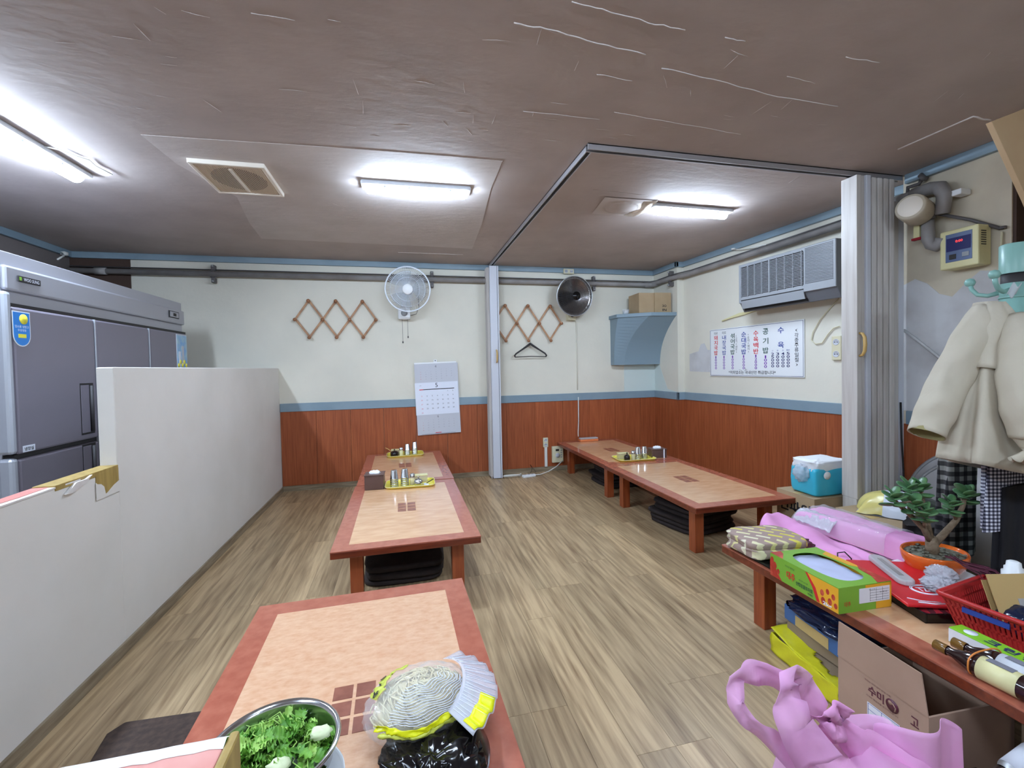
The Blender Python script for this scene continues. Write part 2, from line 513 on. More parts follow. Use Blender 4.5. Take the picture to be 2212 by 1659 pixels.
wall_back = struct(box((LX - .1, BY, 0), (3.9, BY + .1, CZ), 'wall_back', 'wall_paper'))
struct(box((LX - .1, FY, 0), (LX, BY, CZ), 'wall_left', 'wall_left_paint'))
struct(box((LX - .1, FY - .1, 0), (3.9, FY, CZ), 'wall_front', 'wall_paper'))
# brown-painted strip of wall above and behind the fridge
box((LX, BY - .012, 0), (-2.72, BY, CZ), 'brown_panel', 'brown_dark', wall_back)
# right wall: corner pier, slanted stretch behind the menu, nearer stretch outside the folding door
WB0 = Vector((3.42, 4.95, 0)); WBA = R(-86.73)
wr = MB()
wr.prism([(3.33, BY), (3.33, 4.95), (3.42, 4.95), (3.566, 2.40), (3.9, 2.40), (3.9, BY)], 0, CZ)
wall_right = struct(wr.build('wall_right', 'wall_paper'))
wall_ro = struct(MB().prism([(3.39, 2.40), (3.39, 1.83), (3.62, 1.83), (3.62, FY), (3.9, FY), (3.9, 2.40)], 0, CZ).build('wall_right_outer', 'wall_paper_old'))
wall_ro.name = 'wall_right_near'
box((3.40, 1.815, 0), (3.62, 1.83, CZ), 'brown_return', 'brown_dark', wall_ro)
# sheet of bare grey lining left where paper was torn off
sh = []
for i in range(9): sh.append((2.395 - i * .565 / 8, 1.86 + .05 * math.sin(i * 1.3) - (.02 * i if i < 5 else .16 - .02 * i)))
m_out = T(3.39, 0, 0) @ Matrix(((0, 0, -1, 0), (1, 0, 0, 0), (0, 1, 0, 0), (0, 0, 0, 1)))
poly = [(1.84, .99), (2.395, .99)] + sh
MB().prism(poly, 0, .003, m_out).build('bare_lining', 'wall_bare', wall_ro)
# pale repair paper in the corner and beside the menu board
box((2.87, BY - .002, .99), (3.33, BY, 1.36), 'repair_paper', 'patch_cool', wall_back)
MB().prism([(4.95 + .0, .99), (5.48, .99), (5.48, 1.37), (5.38, 1.37), (5.30, 1.22), (5.18, 1.02)], 0, .002, T(3.33, 0, 0) @ Matrix(((0, 0, -1, 0), (1, 0, 0, 0), (0, 1, 0, 0), (0, 0, 0, 1)))).build('repair_paper', 'patch_cool', wall_right)
mB = T(3.42, 4.95, 0) @ RZ(WBA)
MB().prism([(.10, 1.25), (.10, 1.46), (.26, 1.49), (.30, 1.57), (.36, 1.58), (.41, 1.5), (.5, 1.49), (.5, 1.24)], 0, .002, mB @ RX(R(90))).build('torn_patch', 'wall_bare', wall_right)

def strip_set(name_no, z0, z1, d, m):
    a = struct(box((LX if z0 > 2 else -1.345, BY - d, z0), (3.33, BY, z1), 'trim_%d' % name_no, m, None, .004))
    b = struct(box((3.33 - d, 4.95 - d, z0), (3.33, BY - d, z1), 'trim_%d' % (name_no + 1), m, None, .004))
    c = struct(box((0, -d, z0), (2.552, 0, z1), 'trim_%d' % (name_no + 2), m, None, .004, mB))
    c2 = struct(box((3.33 - d, 4.95 - d, z0), (3.42, 4.95, z1), 'trim_%d' % (name_no + 3), m, None, .002))
    e = struct(box((3.39 - d, 1.83, z0), (3.39, 2.37, z1), 'trim_%d' % (name_no + 4), m, None, .004))
    return a
strip_set(1, 2.54, CZ, .035, 'blue_trim')
strip_set(6, .897, .99, .022, 'blue_trim')
struct(box((LX, 1.0, 2.54), (LX + .035, BY - .035, CZ), 'trim_11', 'blue_trim', None, .004))

# wainscot panels, each board a piece of its wall
def wains(parent, s0, s1, m, w=.37, d=.012):
    s = s0
    while s < s1 - .02:
        e = min(s + w, s1)
        box((s + .001, -d, .062), (e - .001, 0, .899), 'panel', 'wainscot', parent, .0015, m)
        s = e
wains(wall_back, -1.345, 3.33, T(0, BY, 0))
wains(wall_right, 0, .53, T(3.33, BY, 0) @ RZ(R(-90)))
wains(wall_right, 0, 2.55, mB)
box((3.3185, 4.938, .062), (3.42, 4.9499, .899), 'panel', 'wainscot', wall_right)
box((3.32, 4.94, 0), (3.42, 4.9499, .062), 'base_strip', 'baseboard', wall_right)
wains(wall_ro, 0, .56, T(3.39, 2.395, 0) @ RZ(R(-90)))
struct(box((-1.345, BY - .01, 0), (3.33, BY, .062), 'baseboard_back', 'baseboard'))
struct(box((3.32, 4.95, 0), (3.33, BY - .01, .062), 'baseboard_right', 'baseboard'))
struct(box((0, -.01, 0), (2.55, 0, .062), 'baseboard_right_slant', 'baseboard', None, 0, mB))

# half-height partition, its low stretch with torn paper, and the low counter wall near the viewer
PX = -1.349
part = MB().prism([(2.546, 0), (BY, 0), (BY, 1.388), (2.546, 1.388)], 0, .072, T(PX - .072, 0, 0) @ Matrix(((0, 0, 1, 0), (1, 0, 0, 0), (0, 1, 0, 0), (0, 0, 0, 1))))
wp = struct(part.build('wall_partition', 'partition_paper', None, .006))
wl = struct(box((PX - .072, .48, 0), (PX, 2.546, .905), 'wall_partition_low', 'partition_paper', None, .003))
struct(box((PX, .6, 0), (PX + .012, BY - .01, .055), 'baseboard_partition', 'baseboard'))
box((PX - .071, 2.54, .9), (PX + .001, 2.552, 1.386), 'end_paper', 'partition_paper', wp, .004)
box((PX - .074, 2.14, .895), (PX + .003, 2.543, .918), 'wood_cap', 'sill_wood', wl, .002)
box((PX - .070, 2.38, .80), (PX + .0035, 2.5425, .905), 'bare_wood', 'sill_wood', wl, .001)
# ragged paper pieces along the top of the low stretch
rg = random.Random(5)
def ragged(name, m, y0, y1, x0, x1, z, th, amp):
    pts = []
    n = 14
    for i in range(n + 1): pts.append((x0 + rg.uniform(-amp, amp), y0 + (y1 - y0) * i / n))
    for i in range(n, -1, -1): pts.append((x1 + rg.uniform(-amp, amp) * .5, y0 + (y1 - y0) * i / n))
    return MB().prism(pts, z, z + th).build(name, m, wl)
ragged('torn_paper', 'torn_white', .62, 2.28, PX - .073, PX + .004, .9055, .006, .003)
ragged('torn_paper', 'torn_pink', .62, 2.22, PX - .066, PX - .018, .9115, .002, .012)
# ragged lower edge of the bare wood: overlapping paper tongue
tong = [(2.30, .80), (2.343, .80), (2.36, .845), (2.40, .838), (2.425, .80), (2.44, .79), (2.55, .842), (2.55, .79), (2.28, .78), (2.10, .86), (2.2, .886), (2.28, .89), (2.33, .885), (2.345, .865)]
mP = T(PX + .0036, 0, 0) @ Matrix(((0, 0, 1, 0), (1, 0, 0, 0), (0, 1, 0, 0), (0, 0, 0, 1)))
MB().prism([(2.375, .79), (2.552, .79), (2.552, .846), (2.50, .83), (2.455, .808), (2.44, .803), (2.43, .84), (2.41, .856), (2.385, .862), (2.375, .87)], 0, .0015, mP).build('paper_tongue', 'partition_paper', wl)
MB().prism([(2.24, .905), (2.30, .905), (2.34, .915), (2.30, .892), (2.22, .868), (2.18, .87)], 0, .010, mP @ RX(0)).build('torn_paper', 'torn_white', wl)

wc = struct(box((-1.42, .40, 0), (-.212, .592, .905), 'wall_counter', 'partition_paper', None, .003))
box((-1.42, .395, .905), (-.214, .580, .916), 'pink_cover', 'torn_pink', wc, .002)
n = 40
wv = MB()
def whitef(u, v):
    xx = -1.42 + 1.207 * u
    ww = .5 + .9 * noise.noise(Vector((xx * 14, 1, 0))) + .5 * noise.noise(Vector((xx * 60, 4, 0)))
    if v < .34: return (xx, .579 - .008 * ww, .9165)
    if v < .67: return (xx, .586, .9195 + .001 * ww)
    return (xx, .5975 + .003 * ww, .914 - .004 * ww)
wv.grid(whitef, 80, 3)
wv.build('torn_edge', 'torn_white', wc)
box((-.214, .40, .30), (-.203, .600, .9175), 'wood_end', 'sill_wood', wc, .004)

# ================================================================== CEILING TRACKS, FOLDING DOORS
tr = thing('ceiling_track', 'grey metal ceiling track running from the centre folding door towards the viewer', 'track', (1.065, 2.40, CZ))
def profile(parent, x0, y0, x1, y1):
    for a in (-.02, .012):
        if x1 - x0 < y1 - y0: box((a, y0, -.035), (a + .008, y1, 0), 'rail_lip', 'alu', parent, .001)
        else: box((x0, a, -.035), (x1, a + .008, 0), 'rail_lip', 'alu', parent, .001)
    if x1 - x0 < y1 - y0: box((-.02, y0, -.006), (.02, y1, -.0005), 'rail_web', 'charcoal', parent)
    else: box((x0, -.02, -.006), (x1, .02, -.0005), 'rail_web', 'charcoal', parent)
profile(tr, 0, 0.02, .01, BY - .04 - 2.40)
tr = thing('ceiling_track', 'grey metal ceiling track crossing the room to the right-hand folding door', 'track', (1.045, 2.40, CZ))
profile(tr, 0, 0, 2.31, .02)

def handle(parent, x, y, z, ax):
    mb = MB()
    pts = [(0, 0, -.075), (0, -.02, -.07), (0, -.034, -.045), (0, -.038, 0), (0, -.034, .045), (0, -.02, .07), (0, 0, .075)]
    mb.tube([(x + p[0], y + p[1], z + p[2]) if ax == 'y' else (x + p[1], y + p[0], z + p[2]) for p in pts], [.008, .009, .010, .011, .010, .009, .008], 8)
    return mb.build('handle', 'tan_plastic', parent)

d1 = thing('folding_door', 'folded white accordion door standing against the back wall between the two peg racks', 'door', (1.06, 5.30, 0))
nf = 8
pts = []
for i in range(nf * 2 + 1): pts.append(((-.058 if i % 2 else .058), .03 + i * .147 / (nf * 2)))
mb = MB()
for i in range(len(pts) - 1):
    a, b = pts[i], pts[i + 1]
    mb.add([(a[0], a[1], .02), (b[0], b[1], .02), (b[0], b[1], 2.55), (a[0], a[1], 2.55)], [(0, 1, 2, 3)])
mb.build('pleats', 'door_vinyl', d1, 0, .003)
box((-.03, -.012, .008), (.058, .03, 2.562), 'end_post', 'door_frame', d1, .003)
box((.062, -.016, .008), (.078, .03, 2.562), 'edge_strip', 'door_frame', d1, .003)
box((.058, -.004, .01), (.062, .03, 2.56), 'rubber_seal', 'dark', d1)
handle(d1, .035, -.012, 1.48, 'y')
mb = MB()
for k in range(4): mb.box((-.05 + k * .022, .03 + k * .03, 0), (-.038 + k * .022, .05 + k * .03, .03))
mb.build('rollers', 'door_vinyl', d1)

d2 = thing('folding_door', 'wide stack of grey-white accordion door pleats beside the coat stand wall', 'door', (3.0, 2.40, 0))
box((-.085, -.055, .42), (-.045, .055, 2.562), 'end_post', 'door_vinyl', d2, .003)
box((-.085, -.05, .008), (-.045, .05, .42), 'post_foot', 'door_vinyl', d2, .003)
box((-.045, -.046, .008), (-.010, .05, 2.562), 'post_channel', 'door_vinyl', d2, .003)
box((-.010, -.06, .008), (.028, .05, 2.564), 'bright_stile', 'door_frame', d2, .004)
npl = 13
for i in range(npl):
    x0 = .030 + i * (.222 / npl); w = .222 / npl
    mb = MB()
    yy = -.055 if i % 3 else -.048
    mb.add([(x0, yy + .008, .02), (x0 + w * .45, yy, .02), (x0 + w * .92, yy + .010, .02), (x0 + w * .92, .05, .02), (x0, .05, .02),
            (x0, yy + .008, 2.555), (x0 + w * .45, yy, 2.555), (x0 + w * .92, yy + .010, 2.555), (x0 + w * .92, .05, 2.555), (x0, .05, 2.555)],
           [(0, 1, 6, 5), (1, 2, 7, 6), (2, 3, 8, 7), (3, 4, 9, 8), (4, 0, 5, 9), (5, 6, 7, 8, 9), (4, 3, 2, 1, 0)])
    mb.build('pleat', 'door_vinyl', d2)
box((.256, -.03, .02), (.305, .05, 2.42), 'wall_jamb', 'door_vinyl', d2, .003)
box((.307, -.02, .02), (.368, .0, 2.42), 'wall_channel', 'door_frame', d2, .003)
mb = MB(); mb.tube([(.33, -.026, 1.05), (.333, -.03, .8), (.326, -.05, .5), (.318, -.06, .3)], .006, 6); mb.build('rubber_seal', 'dark', d2)
handle(d2, -.085 + .02, -.055, 1.45, 'y')

# ================================================================== CEILING LAMPS, VENTS
def lamp(loc, rz, L, label, w=.075):
    t = thing('ceiling_lamp', label, 'lamp', loc, rz, None)
    box((-L / 2 - .035, -w / 2 - .026, -.030), (L / 2 + .035, w / 2 + .026, 0), 'lamp_base', 'lamp_body', t, .012)
    mb = MB()
    prof = []
    for i in range(9):
        a = PI * i / 8
        prof.append((math.cos(a) * w / 2, -.030 - math.sin(a) * .040))
    mb.prism([(p[0], p[1]) for p in prof], -L / 2, L / 2, Matrix(((0, 0, 1, 0), (1, 0, 0, 0), (0, 1, 0, 0), (0, 0, 0, 1))))
    mb.build('diffuser', 'tube_light', t, .006)
    for k in (-.32, -.08, .12, .34):
        box((k * L - .008, -w / 2 - .009, -.042), (k * L + .008, -w / 2 + .004, -.026), 'clip', 'lamp_body', t)
    return t
lamp((.125, 3.17, CZ), R(-1.0), .66, 'lit white tube lamp on the ceiling left of the metal track')
lamp((2.29, 3.21, CZ), R(1.0), .66, 'lit white tube lamp inside the room enclosed by the ceiling track')
lamp((-1.93, 2.72, CZ), R(88.5), 1.22, 'long lit tube lamp above the steel refrigerator', .085)
lamp((.3, .2, CZ), R(0), .66, 'tube lamp on the ceiling above the viewer')
lamp((1.9, -.9, CZ), R(0), .66, 'tube lamp on the ceiling behind the viewer on the right')
lamp((-1.9, .3, CZ), R(90), 1.22, 'tube lamp on the ceiling behind the viewer on the left')
mb = MB(); mb.tube([(-1.86, 2.98, 2.595), (-1.80, 3.0, 2.592), (-1.76, 3.1, 2.597), (-1.73, 3.12, 2.594), (-1.745, 3.2, 2.594), (-1.72, 3.31, 2.592), (-1.76, 3.33, 2.590)], .0035, 6)
tag(mb.build('lamp_wire', 'cable_white'), 'short white wire on the ceiling beside the long left lamp', 'wire')
mb = MB(); mb.tube([(-3.2, 5.3, 2.55), (-3.12, 5.2, 2.5), (-3.05, 5.0, 2.42)], .008, 6); mb.lathe([(.03, 0), (.03, .03), (0, .04)], 12, (-3.19, 5.32, 2.53))
tag(mb.build('cable_stub', 'cable_white'), 'white cable end at the far left ceiling corner above the refrigerator', 'cable')

v = thing('ceiling_vent', 'square cream exhaust fan grille in the ceiling left of the centre lamp', 'vent', (-.985, 3.235, CZ), R(0))
a = .205; b = .238
mb = MB()
for (x0, y0, x1, y1) in ((-a, -b, a, -b + .022), (-a, b - .022, a, b), (-a, -b + .022, -a + .02, b - .022), (a - .02, -b + .022, a, b - .022)):
    mb.box((x0, y0, -.028), (x1, y1, 0))
mb.build('frame', 'vent_rim', v, .004)
box((-a + .02, -b + .022, -.012), (a - .02, b - .022, -.004), 'back_plate', 'charcoal', v)
mb = MB(); k = -a + .026
while k < a - .026:
    # slats are solid outside the round opening and thin bars inside it
    mb.box((k, -b + .022, -.0205), (k + .005, b - .022, -.018)); k += .0105
mb.build('grille_bars', 'vent', v)
mb = MB(); ns = 48; vs = []
for i in range(ns):
    an = 2 * PI * i / ns
    vs.append((.155 * math.cos(an), .175 * math.sin(an), -.0175))
    c = max(abs(math.cos(an)) / (a - .02), abs(math.sin(an)) / (b - .022)); vs.append((math.cos(an) / c, math.sin(an) / c, -.0175))
mb.add(vs, [(2 * i, 2 * i + 1, (2 * i + 3) % (2 * ns), (2 * i + 2) % (2 * ns)) for i in range(ns)])
mb.build('cover_plate', 'vent', v)
box((-.008, -.176, -.029), (.008, .176, -.018), 'cross_bar', 'vent_rim', v, .002)

v = thing('covered_vent', 'round ceiling vent papered over beside the inner room lamp', 'vent', (1.73, 3.29, CZ))
mb = MB()
def bulge(u, w):
    x = (u - .5) * .42; y = (w - .5) * .36
    r = math.hypot(x / .15, y / .14)
    z = -.004 - .022 * max(0, 1 - r * r) - (.004 if .86 < r < 1.02 else 0)
    return (x + .05 * (w - .5), y, z)
mb.grid(bulge, 40, 40)
mb.build('paper_cover', 'ceiling_patch', v)
mb = MB(); mb.add([(.10, -.15, -.004), (.2, -.19, -.004), (.22, -.05, -.03), (.12, .06, -.05), (.07, .12, -.02), (.14, .0, -.006)], [(0, 1, 2, 5), (5, 2, 3, 4)], True)
mb.build('hanging_flap', 'vent_rim', v, 0, .002)
mb = MB(); mb.tube([(0, 0, 0), (.012, .0, -.045)], .003, 6); mb.lathe([(.009, -.06), (.012, -.045), (0, -.04)], 10, (.012, 0, 0))
o = mb.build('pull_knob', 'white_plastic'); o.location = (2.02, 3.265, CZ); tag(o, 'small white knob hanging from the ceiling by the inner lamp', 'knob')

# ================================================================== PIPES
P = thing('wall_pipe', 'thick grey pipe running under the ceiling along back and right walls', 'pipe', (0, 0, 0))
mb = MB(); mb.tube([(LX + .02, 5.42, 2.405), (3.23, 5.42, 2.405), (3.27, 5.37, 2.41), (3.28, 5.0, 2.415), (3.36, 4.75, 2.42), (3.475, 2.42, 2.44), (3.33, 2.41, 2.44), (3.33, 2.36, 2.44), (3.325, 2.26, 2.44)], .029, 12)
mb.build('main_run', 'pipe_grey', P)
mb = MB(); mb.tube([(-3.0, 5.42, 2.405), (-2.9, 5.42, 2.405)], .036, 12); mb.tube([(3.16, 5.42, 2.405), (3.235, 5.42, 2.405), (3.275, 5.38, 2.41), (3.28, 5.30, 2.412)], .036, 12); mb.build('elbow_joint', 'pipe_grey', P)
mb = MB(); mb.tube([(LX + .02, 5.44, 2.452), (3.25, 5.44, 2.452), (3.30, 5.38, 2.455), (3.30, 5.0, 2.46), (3.39, 4.75, 2.465), (3.50, 2.45, 2.485)], .007, 6)
tag(mb.build('conduit', 'pipe_dark'), 'thin dark conduit following just above the thick wall pipe', 'conduit')
def clamp(loc, rz, where):
    t = thing('pipe_clamp', 'rusty grey pipe clamp %s' % where, 'clamp', loc, rz)
    mb = MB(); mb.tube([(.038 * math.cos(2 * PI * i / 16), 0, .038 * math.sin(2 * PI * i / 16)) for i in range(16)], .007, 6, closed=True); mb.build('ring', 'pipe_dark', t)
    for s in (1, -1):
        box((-.018, -.012, s * .04 if s > 0 else -.095), (.018, .05, .095 if s > 0 else -.04), 'lug', 'pipe_dark', t, .006)
        mb = MB(); mb.tube([(0, -.03, s * .08), (0, 0, s * .08)], .010, 6); mb.build('bolt', 'steel_soft', t)
    return t
clamp((-1.94, 5.42, 2.405), 0, 'on the back wall left of the white fan')
clamp((2.43, 5.42, 2.405), 0, 'on the back wall right of the round heater')
clamp((3.28, 5.03, 2.412), R(-90), 'on the right wall near the corner')
clamp((.36, 5.42, 2.405), 0, 'behind the right edge of the white fan')

# nearer right wall: flue elbow, cowl, rod, controller
t = thing('flue_pipe', 'grey elbowed vent pipe on the near right wall above the controller', 'pipe', (0, 0, 0))
mb = MB(); mb.tube([(3.325, 2.30, 2.44), (3.32, 2.19, 2.44), (3.31, 2.13, 2.42), (3.30, 2.10, 2.36), (3.30, 2.11, 2.25)], [.036, .04, .042, .04, .036], 14); mb.build('upper_elbow', 'pipe_grey', t)
mb = MB(); mb.tube([(3.31, 2.20, 2.26), (3.31, 2.195, 2.12), (3.31, 2.175, 2.075), (3.31, 2.15, 2.06), (3.31, 2.125, 2.075), (3.31, 2.115, 2.10)], [.034, .036, .036, .036, .036, .038], 14); mb.build('lower_elbow', 'pipe_grey', t)
box((3.30, 2.015, 2.34), (3.385, 2.07, 2.375), 'bracket', 'white_plastic', t, .006)
mb = MB(); mb.tube([(3.33, 2.33, 2.455), (3.33, 2.33, 2.50), (3.34, 2.27, 2.50), (3.35, 2.26, 2.53)], .012, 8); mb.lathe([(.03, 0), (.03, .02), (0, .022)], 12, (0, 0, 0), T(3.35, 2.26, 2.535) @ RX(R(60))); mb.build('hanger_clip', 'pipe_dark', t)
t = thing('vent_cowl', 'round cream-painted vent cap facing the room on the near right wall', 'cap', (3.20, 2.20, 2.30))
mc = RY(R(-82)) @ RX(R(16))
mb = MB(); mb.lathe([(0, .072), (.075, .07), (.08, .062), (.083, .05), (.083, -.07), (.078, -.08), (0, -.08)], 32, (0, 0, 0), mc); mb.build('drum', 'wall_paper_old', t)
mb = MB(); mb.lathe([(0, .074), (.062, .0735), (.066, .069)], 32, (0, 0, 0), mc); mb.build('front_face', 'vent_rim', t)
mb = MB(); mb.tube([(0, 0, 0), (.09, -.03, .0), (.10, -.02, -.06)], .03, 12); mb.build('neck', 'pipe_dark', t)
t = thing('gas_valve', 'small yellow valve tag on the pipe under the round vent cap', 'valve', (3.30, 2.25, 2.16))
box((-.012, -.018, -.02), (.012, .018, .06), 'tag_plate', 'yellow_ivory', t, .002); box((-.016, -.028, -.035), (.012, .028, -.02), 'valve_lever', 'red_cloth', t, .002)
mb = MB(); mb.tube([(3.31, 2.16, 2.27), (3.36, 2.0, 2.18), (3.375, 1.87, 2.09)], .010, 8); mb.lathe([(.016, 0), (.016, .015), (0, .016)], 10, (3.375, 1.86, 2.085)); tag(mb.build('support_rod', 'pipe_dark'), 'dark metal rod slanting above the controller box', 'rod')
t = thing('gas_controller', 'cream wall-mounted controller box with blue panel and red digits', 'controller', (3.385, 2.015, 2.01), R(-90))
box((-.098, -.105, -.115), (.098, 0, .12), 'casing', 'yellow_ivory', t, .008)
box((-.065, -.1075, -.075), (.068, -.104, .095), 'front_panel', 'screen', t, .001)
box((-.06, -.1085, -.01), (.063, -.107, .07), 'display', 'ink_navy', t)
mb = MB(); text(mb, '0:00', .005, .045, h=.014, w=.036, m=T(0, -.109, 0)); mb.build('red_digits', 'red_led', t)
box((-.045, -.111, -.06), (-.01, -.107, -.03), 'button', 'charcoal', t, .002); box((.02, -.111, -.055), (.055, -.107, -.028), 'button', 'ac_front', t, .002)
mb = MB()
for i in range(7): mb.box((.0975, -.085, -.0 + i * .013), (.0995, -.045, .005 + i * .013))
mb.build('side_vents', 'dark', t)
mb = MB(); mb.tube([(3.376, 1.865, 2.07), (3.37, 1.87, 1.85), (3.378, 1.85, 1.62)], .006, 6); tag(mb.build('cable', 'ivory'), 'cream cable dropping from the metal rod beside the controller', 'cable')
mb = MB(); mb.tube([(3.378, 2.39, 1.55), (3.378, 2.28, 1.45), (3.378, 2.1, 1.28), (3.378, 1.95, 1.12)], .009, 6); tag(mb.build('cable_duct', 'wall_bare'), 'thin conduit slanting down the peeling wall behind the jacket', 'conduit')

# ================================================================== BACK WALL OBJECTS
def peg_rack(loc, x0, pitch, zt, zb, zm, n, group, label, rz=0, drop=0):
    t = thing('peg_rack', label, 'rack', loc, 0, group)
    W = .022
    tops = [(x0 + pitch * (i + .5), zt) for i in range(n)]
    bots = [(x0 + pitch * (i + .5) + .0, zb) for i in range(n)]
    mids = [(x0 + pitch * i, zm) for i in range(n + 1)]
    def slat(p, q, y):
        d = Vector((q[0] - p[0], 0, q[1] - p[1])); L = d.length; an = math.atan2(d.z, d.x)
        m = T(p[0], y, p[1]) @ RY(-an)
        box((-.012, -.004, -W / 2), (L + .012, .004, W / 2), 'slat', 'wood_peg', t, .002, m)
    for i in range(n):
        slat(mids[i], tops[i], -.020); slat(tops[i], mids[i + 1], -.030)
        slat(mids[i], bots[i], -.030); slat(bots[i], mids[i + 1], -.020)
    for p in tops + mids + bots:
        mb = MB(); mb.lathe([(.006, 0), (.006, .045), (.017, .052), (.020, .062), (.014, .070), (0, .071)], 14, (0, 0, 0), T(p[0], 0, p[1]) @ RX(R(90)) @ RX(R(10)))
        mb.build('peg', 'wood_peg_dark', t)
    return t
peg_rack((-1.155, BY, 0), 0, .288, 2.145, 1.735, 1.935, 3, None, 'wooden criss-cross peg rack left of the white fan, empty')
peg_rack((1.10, BY, 0), 0, .293, 2.118, 1.682, 1.90, 3, None, 'wooden criss-cross peg rack right of the folding door, hanger on it')

# calendar
c = thing('wall_calendar', 'paper three-month wall calendar hanging by the folding door', 'calendar', (.375, BY - .030, 1.50))
c.rotation_euler = (0, R(-1.6), 0)
def page(x0, z0, x1, z1, y, nm, m): return box((x0, y - .0012, z0), (x1, y, z1), nm, m, c)
page(-.25, -.94, .265, -.09, 0, 'page', 'paper_grey')
page(-.255, -.70, .255, -.315, -.003, 'page', 'paper')
page(-.25, -.315, .25, -.09, -.0015, 'page', 'paper_grey')
box((-.25, -.006, -.092), (.25, .002, -.074), 'top_strip', 'white_plastic', c, .002)
box((-.02, -.003, -.08), (.02, .001, -.045), 'hanging_tab', 'white_plastic', c, .006)
mb = MB(); mb.lathe([(.006, 0), (.006, .006), (0, .007)], 10, (0, 0, 0), T(0, -.002, -.058) @ RX(R(90))); mb.build('nail', 'dark', c)
inkd, inks, inkr = MB(), MB(), MB()
mm = T(0, -.0048, 0)
text(inkd, '5', .0, -.35, h=.05, m=mm); text(inks, '4', 0, -.125, h=.03, m=mm); text(inks, '6', 0, -.725, h=.03, m=mm)
inkd.box((-.16, -.0048, -.402), (.21, -.0044, -.393)); inkr.box((-.205, -.0048, -.402), (-.16, -.0044, -.393))
def monthgrid(start, days, x0, dx, z0, dz, h, dark):
    r = 0; cidx = start
    for d in range(1, days + 1):
        tgt = inkr if cidx == 0 else dark
        text(tgt, str(d), x0 + cidx * dx, z0 - r * dz, h=h, m=mm)
        cidx += 1
        if cidx == 7: cidx = 0; r += 1
monthgrid(5, 31, -.18, .062, -.425, .050, .015, inkd)
monthgrid(3, 30, -.18, .061, -.16, .028, .008, inks)
monthgrid(1, 30, -.18, .061, -.765, .030, .008, inks)
text(inks, '2026', -.19, -.35, h=.008, m=mm)
inkr.box((-.04, -.0048, -.925), (.03, -.0044, -.918)); inks.box((-.2, -.0048, -.934), (.2, -.0044, -.931))
inkd.build('dates', 'ink', c); inks.build('dates', 'ink_soft', c); inkr.build('sunday_dates', 'ink_red', c)

# white wall fan
f = thing('wall_fan', 'white wall-mounted fan with wire guard and pull cords', 'fan', (.03, BY, 1.98))
box((-.07, -.10, -.05), (.07, 0, .09), 'base_box', 'white_plastic', f, .02)
mb = MB(); mb.tube([(0, -.05, .05), (0, -.10, .14), (.01, -.17, .22)], [.035, .03, .03], 12); mb.build('neck', 'white_plastic', f)
mb = MB(); mb.lathe([(.034, 0), (.036, .012), (.02, .02), (0, .021)], 20, (0, 0, 0), T(.0, -.10, .02) @ RX(R(90))); mb.build('speed_dial', 'ac_front', f)
fm = T(.045, -.30, .262) @ RX(R(90 + 8)) @ RY(R(-3))     # local z of the lathe points at the room
mb = MB(); mb.lathe([(0, -.17), (.05, -.17), (.06, -.15), (.062, -.03), (0, -.03)], 24, (0, 0, 0), fm); mb.build('motor', 'motor_grey', f)
mb = MB()
for k in range(3):
    a0 = k * 2 * PI / 3
    def bl(u, v, a0=a0):
        r = .04 + .165 * v; sp = .9 * math.sin(min(1, v * 1.3 + .25) * PI * .5); an = a0 + (u - .5) * sp * 1.6
        return tuple(fm @ Vector((r * math.cos(an), r * math.sin(an), .02 + (u - .5) * .05)))
    m2 = MB(); m2.grid(bl, 8, 6); m2.build('blade', 'blade', f, 0, .002)
def ring(r, z, w, n=48):
    m = MB(); m.tube([fm @ Vector((r * math.cos(2 * PI * i / n), r * math.sin(2 * PI * i / n), z)) for i in range(n)], w, 6, closed=True); return m
ring(.245, .02, .0085).build('guard_rim', 'guard_white', f)
mb = MB()
for k in range(72):
    a0 = 2 * PI * k / 72
    for zz, s in ((1, 1), (-1, .6)):
        P_ = []
        for i in range(5):
            r = .05 + (.242 - .05) * i / 4; z = .02 + zz * (.055 * math.cos(i / 4 * PI / 2) ** .7 if i < 4 else 0)
            P_.append(fm @ Vector((r * math.cos(a0 + .12 * (1 - i / 4)), r * math.sin(a0 + .12 * (1 - i / 4)), z)))
        mb.tube(P_, .0016, 3, cap=False)
mb.build('guard_wires', 'guard_white', f)
ring(.13, .068, .0018).build('guard_hoop', 'guard_white', f); ring(.19, .056, .0018).build('guard_hoop', 'guard_white', f)
mb = MB(); mb.lathe([(0, .092), (.05, .09), (.058, .082), (.058, .07), (0, .07)], 28, (0, 0, 0), fm); mb.build('hub_badge', 'white_plastic', f)
for xx, L in ((-.025, .26), (.035, .20)):
    mb = MB(); mb.tube([(xx, -.08, -.05), (xx + .002, -.082, -.05 - L)], .0018, 5); mb.lathe([(0, 0), (.008, .004), (.008, .02), (.003, .026), (0, .027)], 8, (xx + .002, -.082, -.05 - L - .02)); mb.build('pull_cord', 'pipe_dark', f)
mb = MB(); mb.tube([(.06, -.02, .0), (.14, -.012, .02), (.17, -.02, .1), (.165, -.01, .3), (.16, -.01, .5)], .003, 5); mb.build('power_cord', 'charcoal', f)

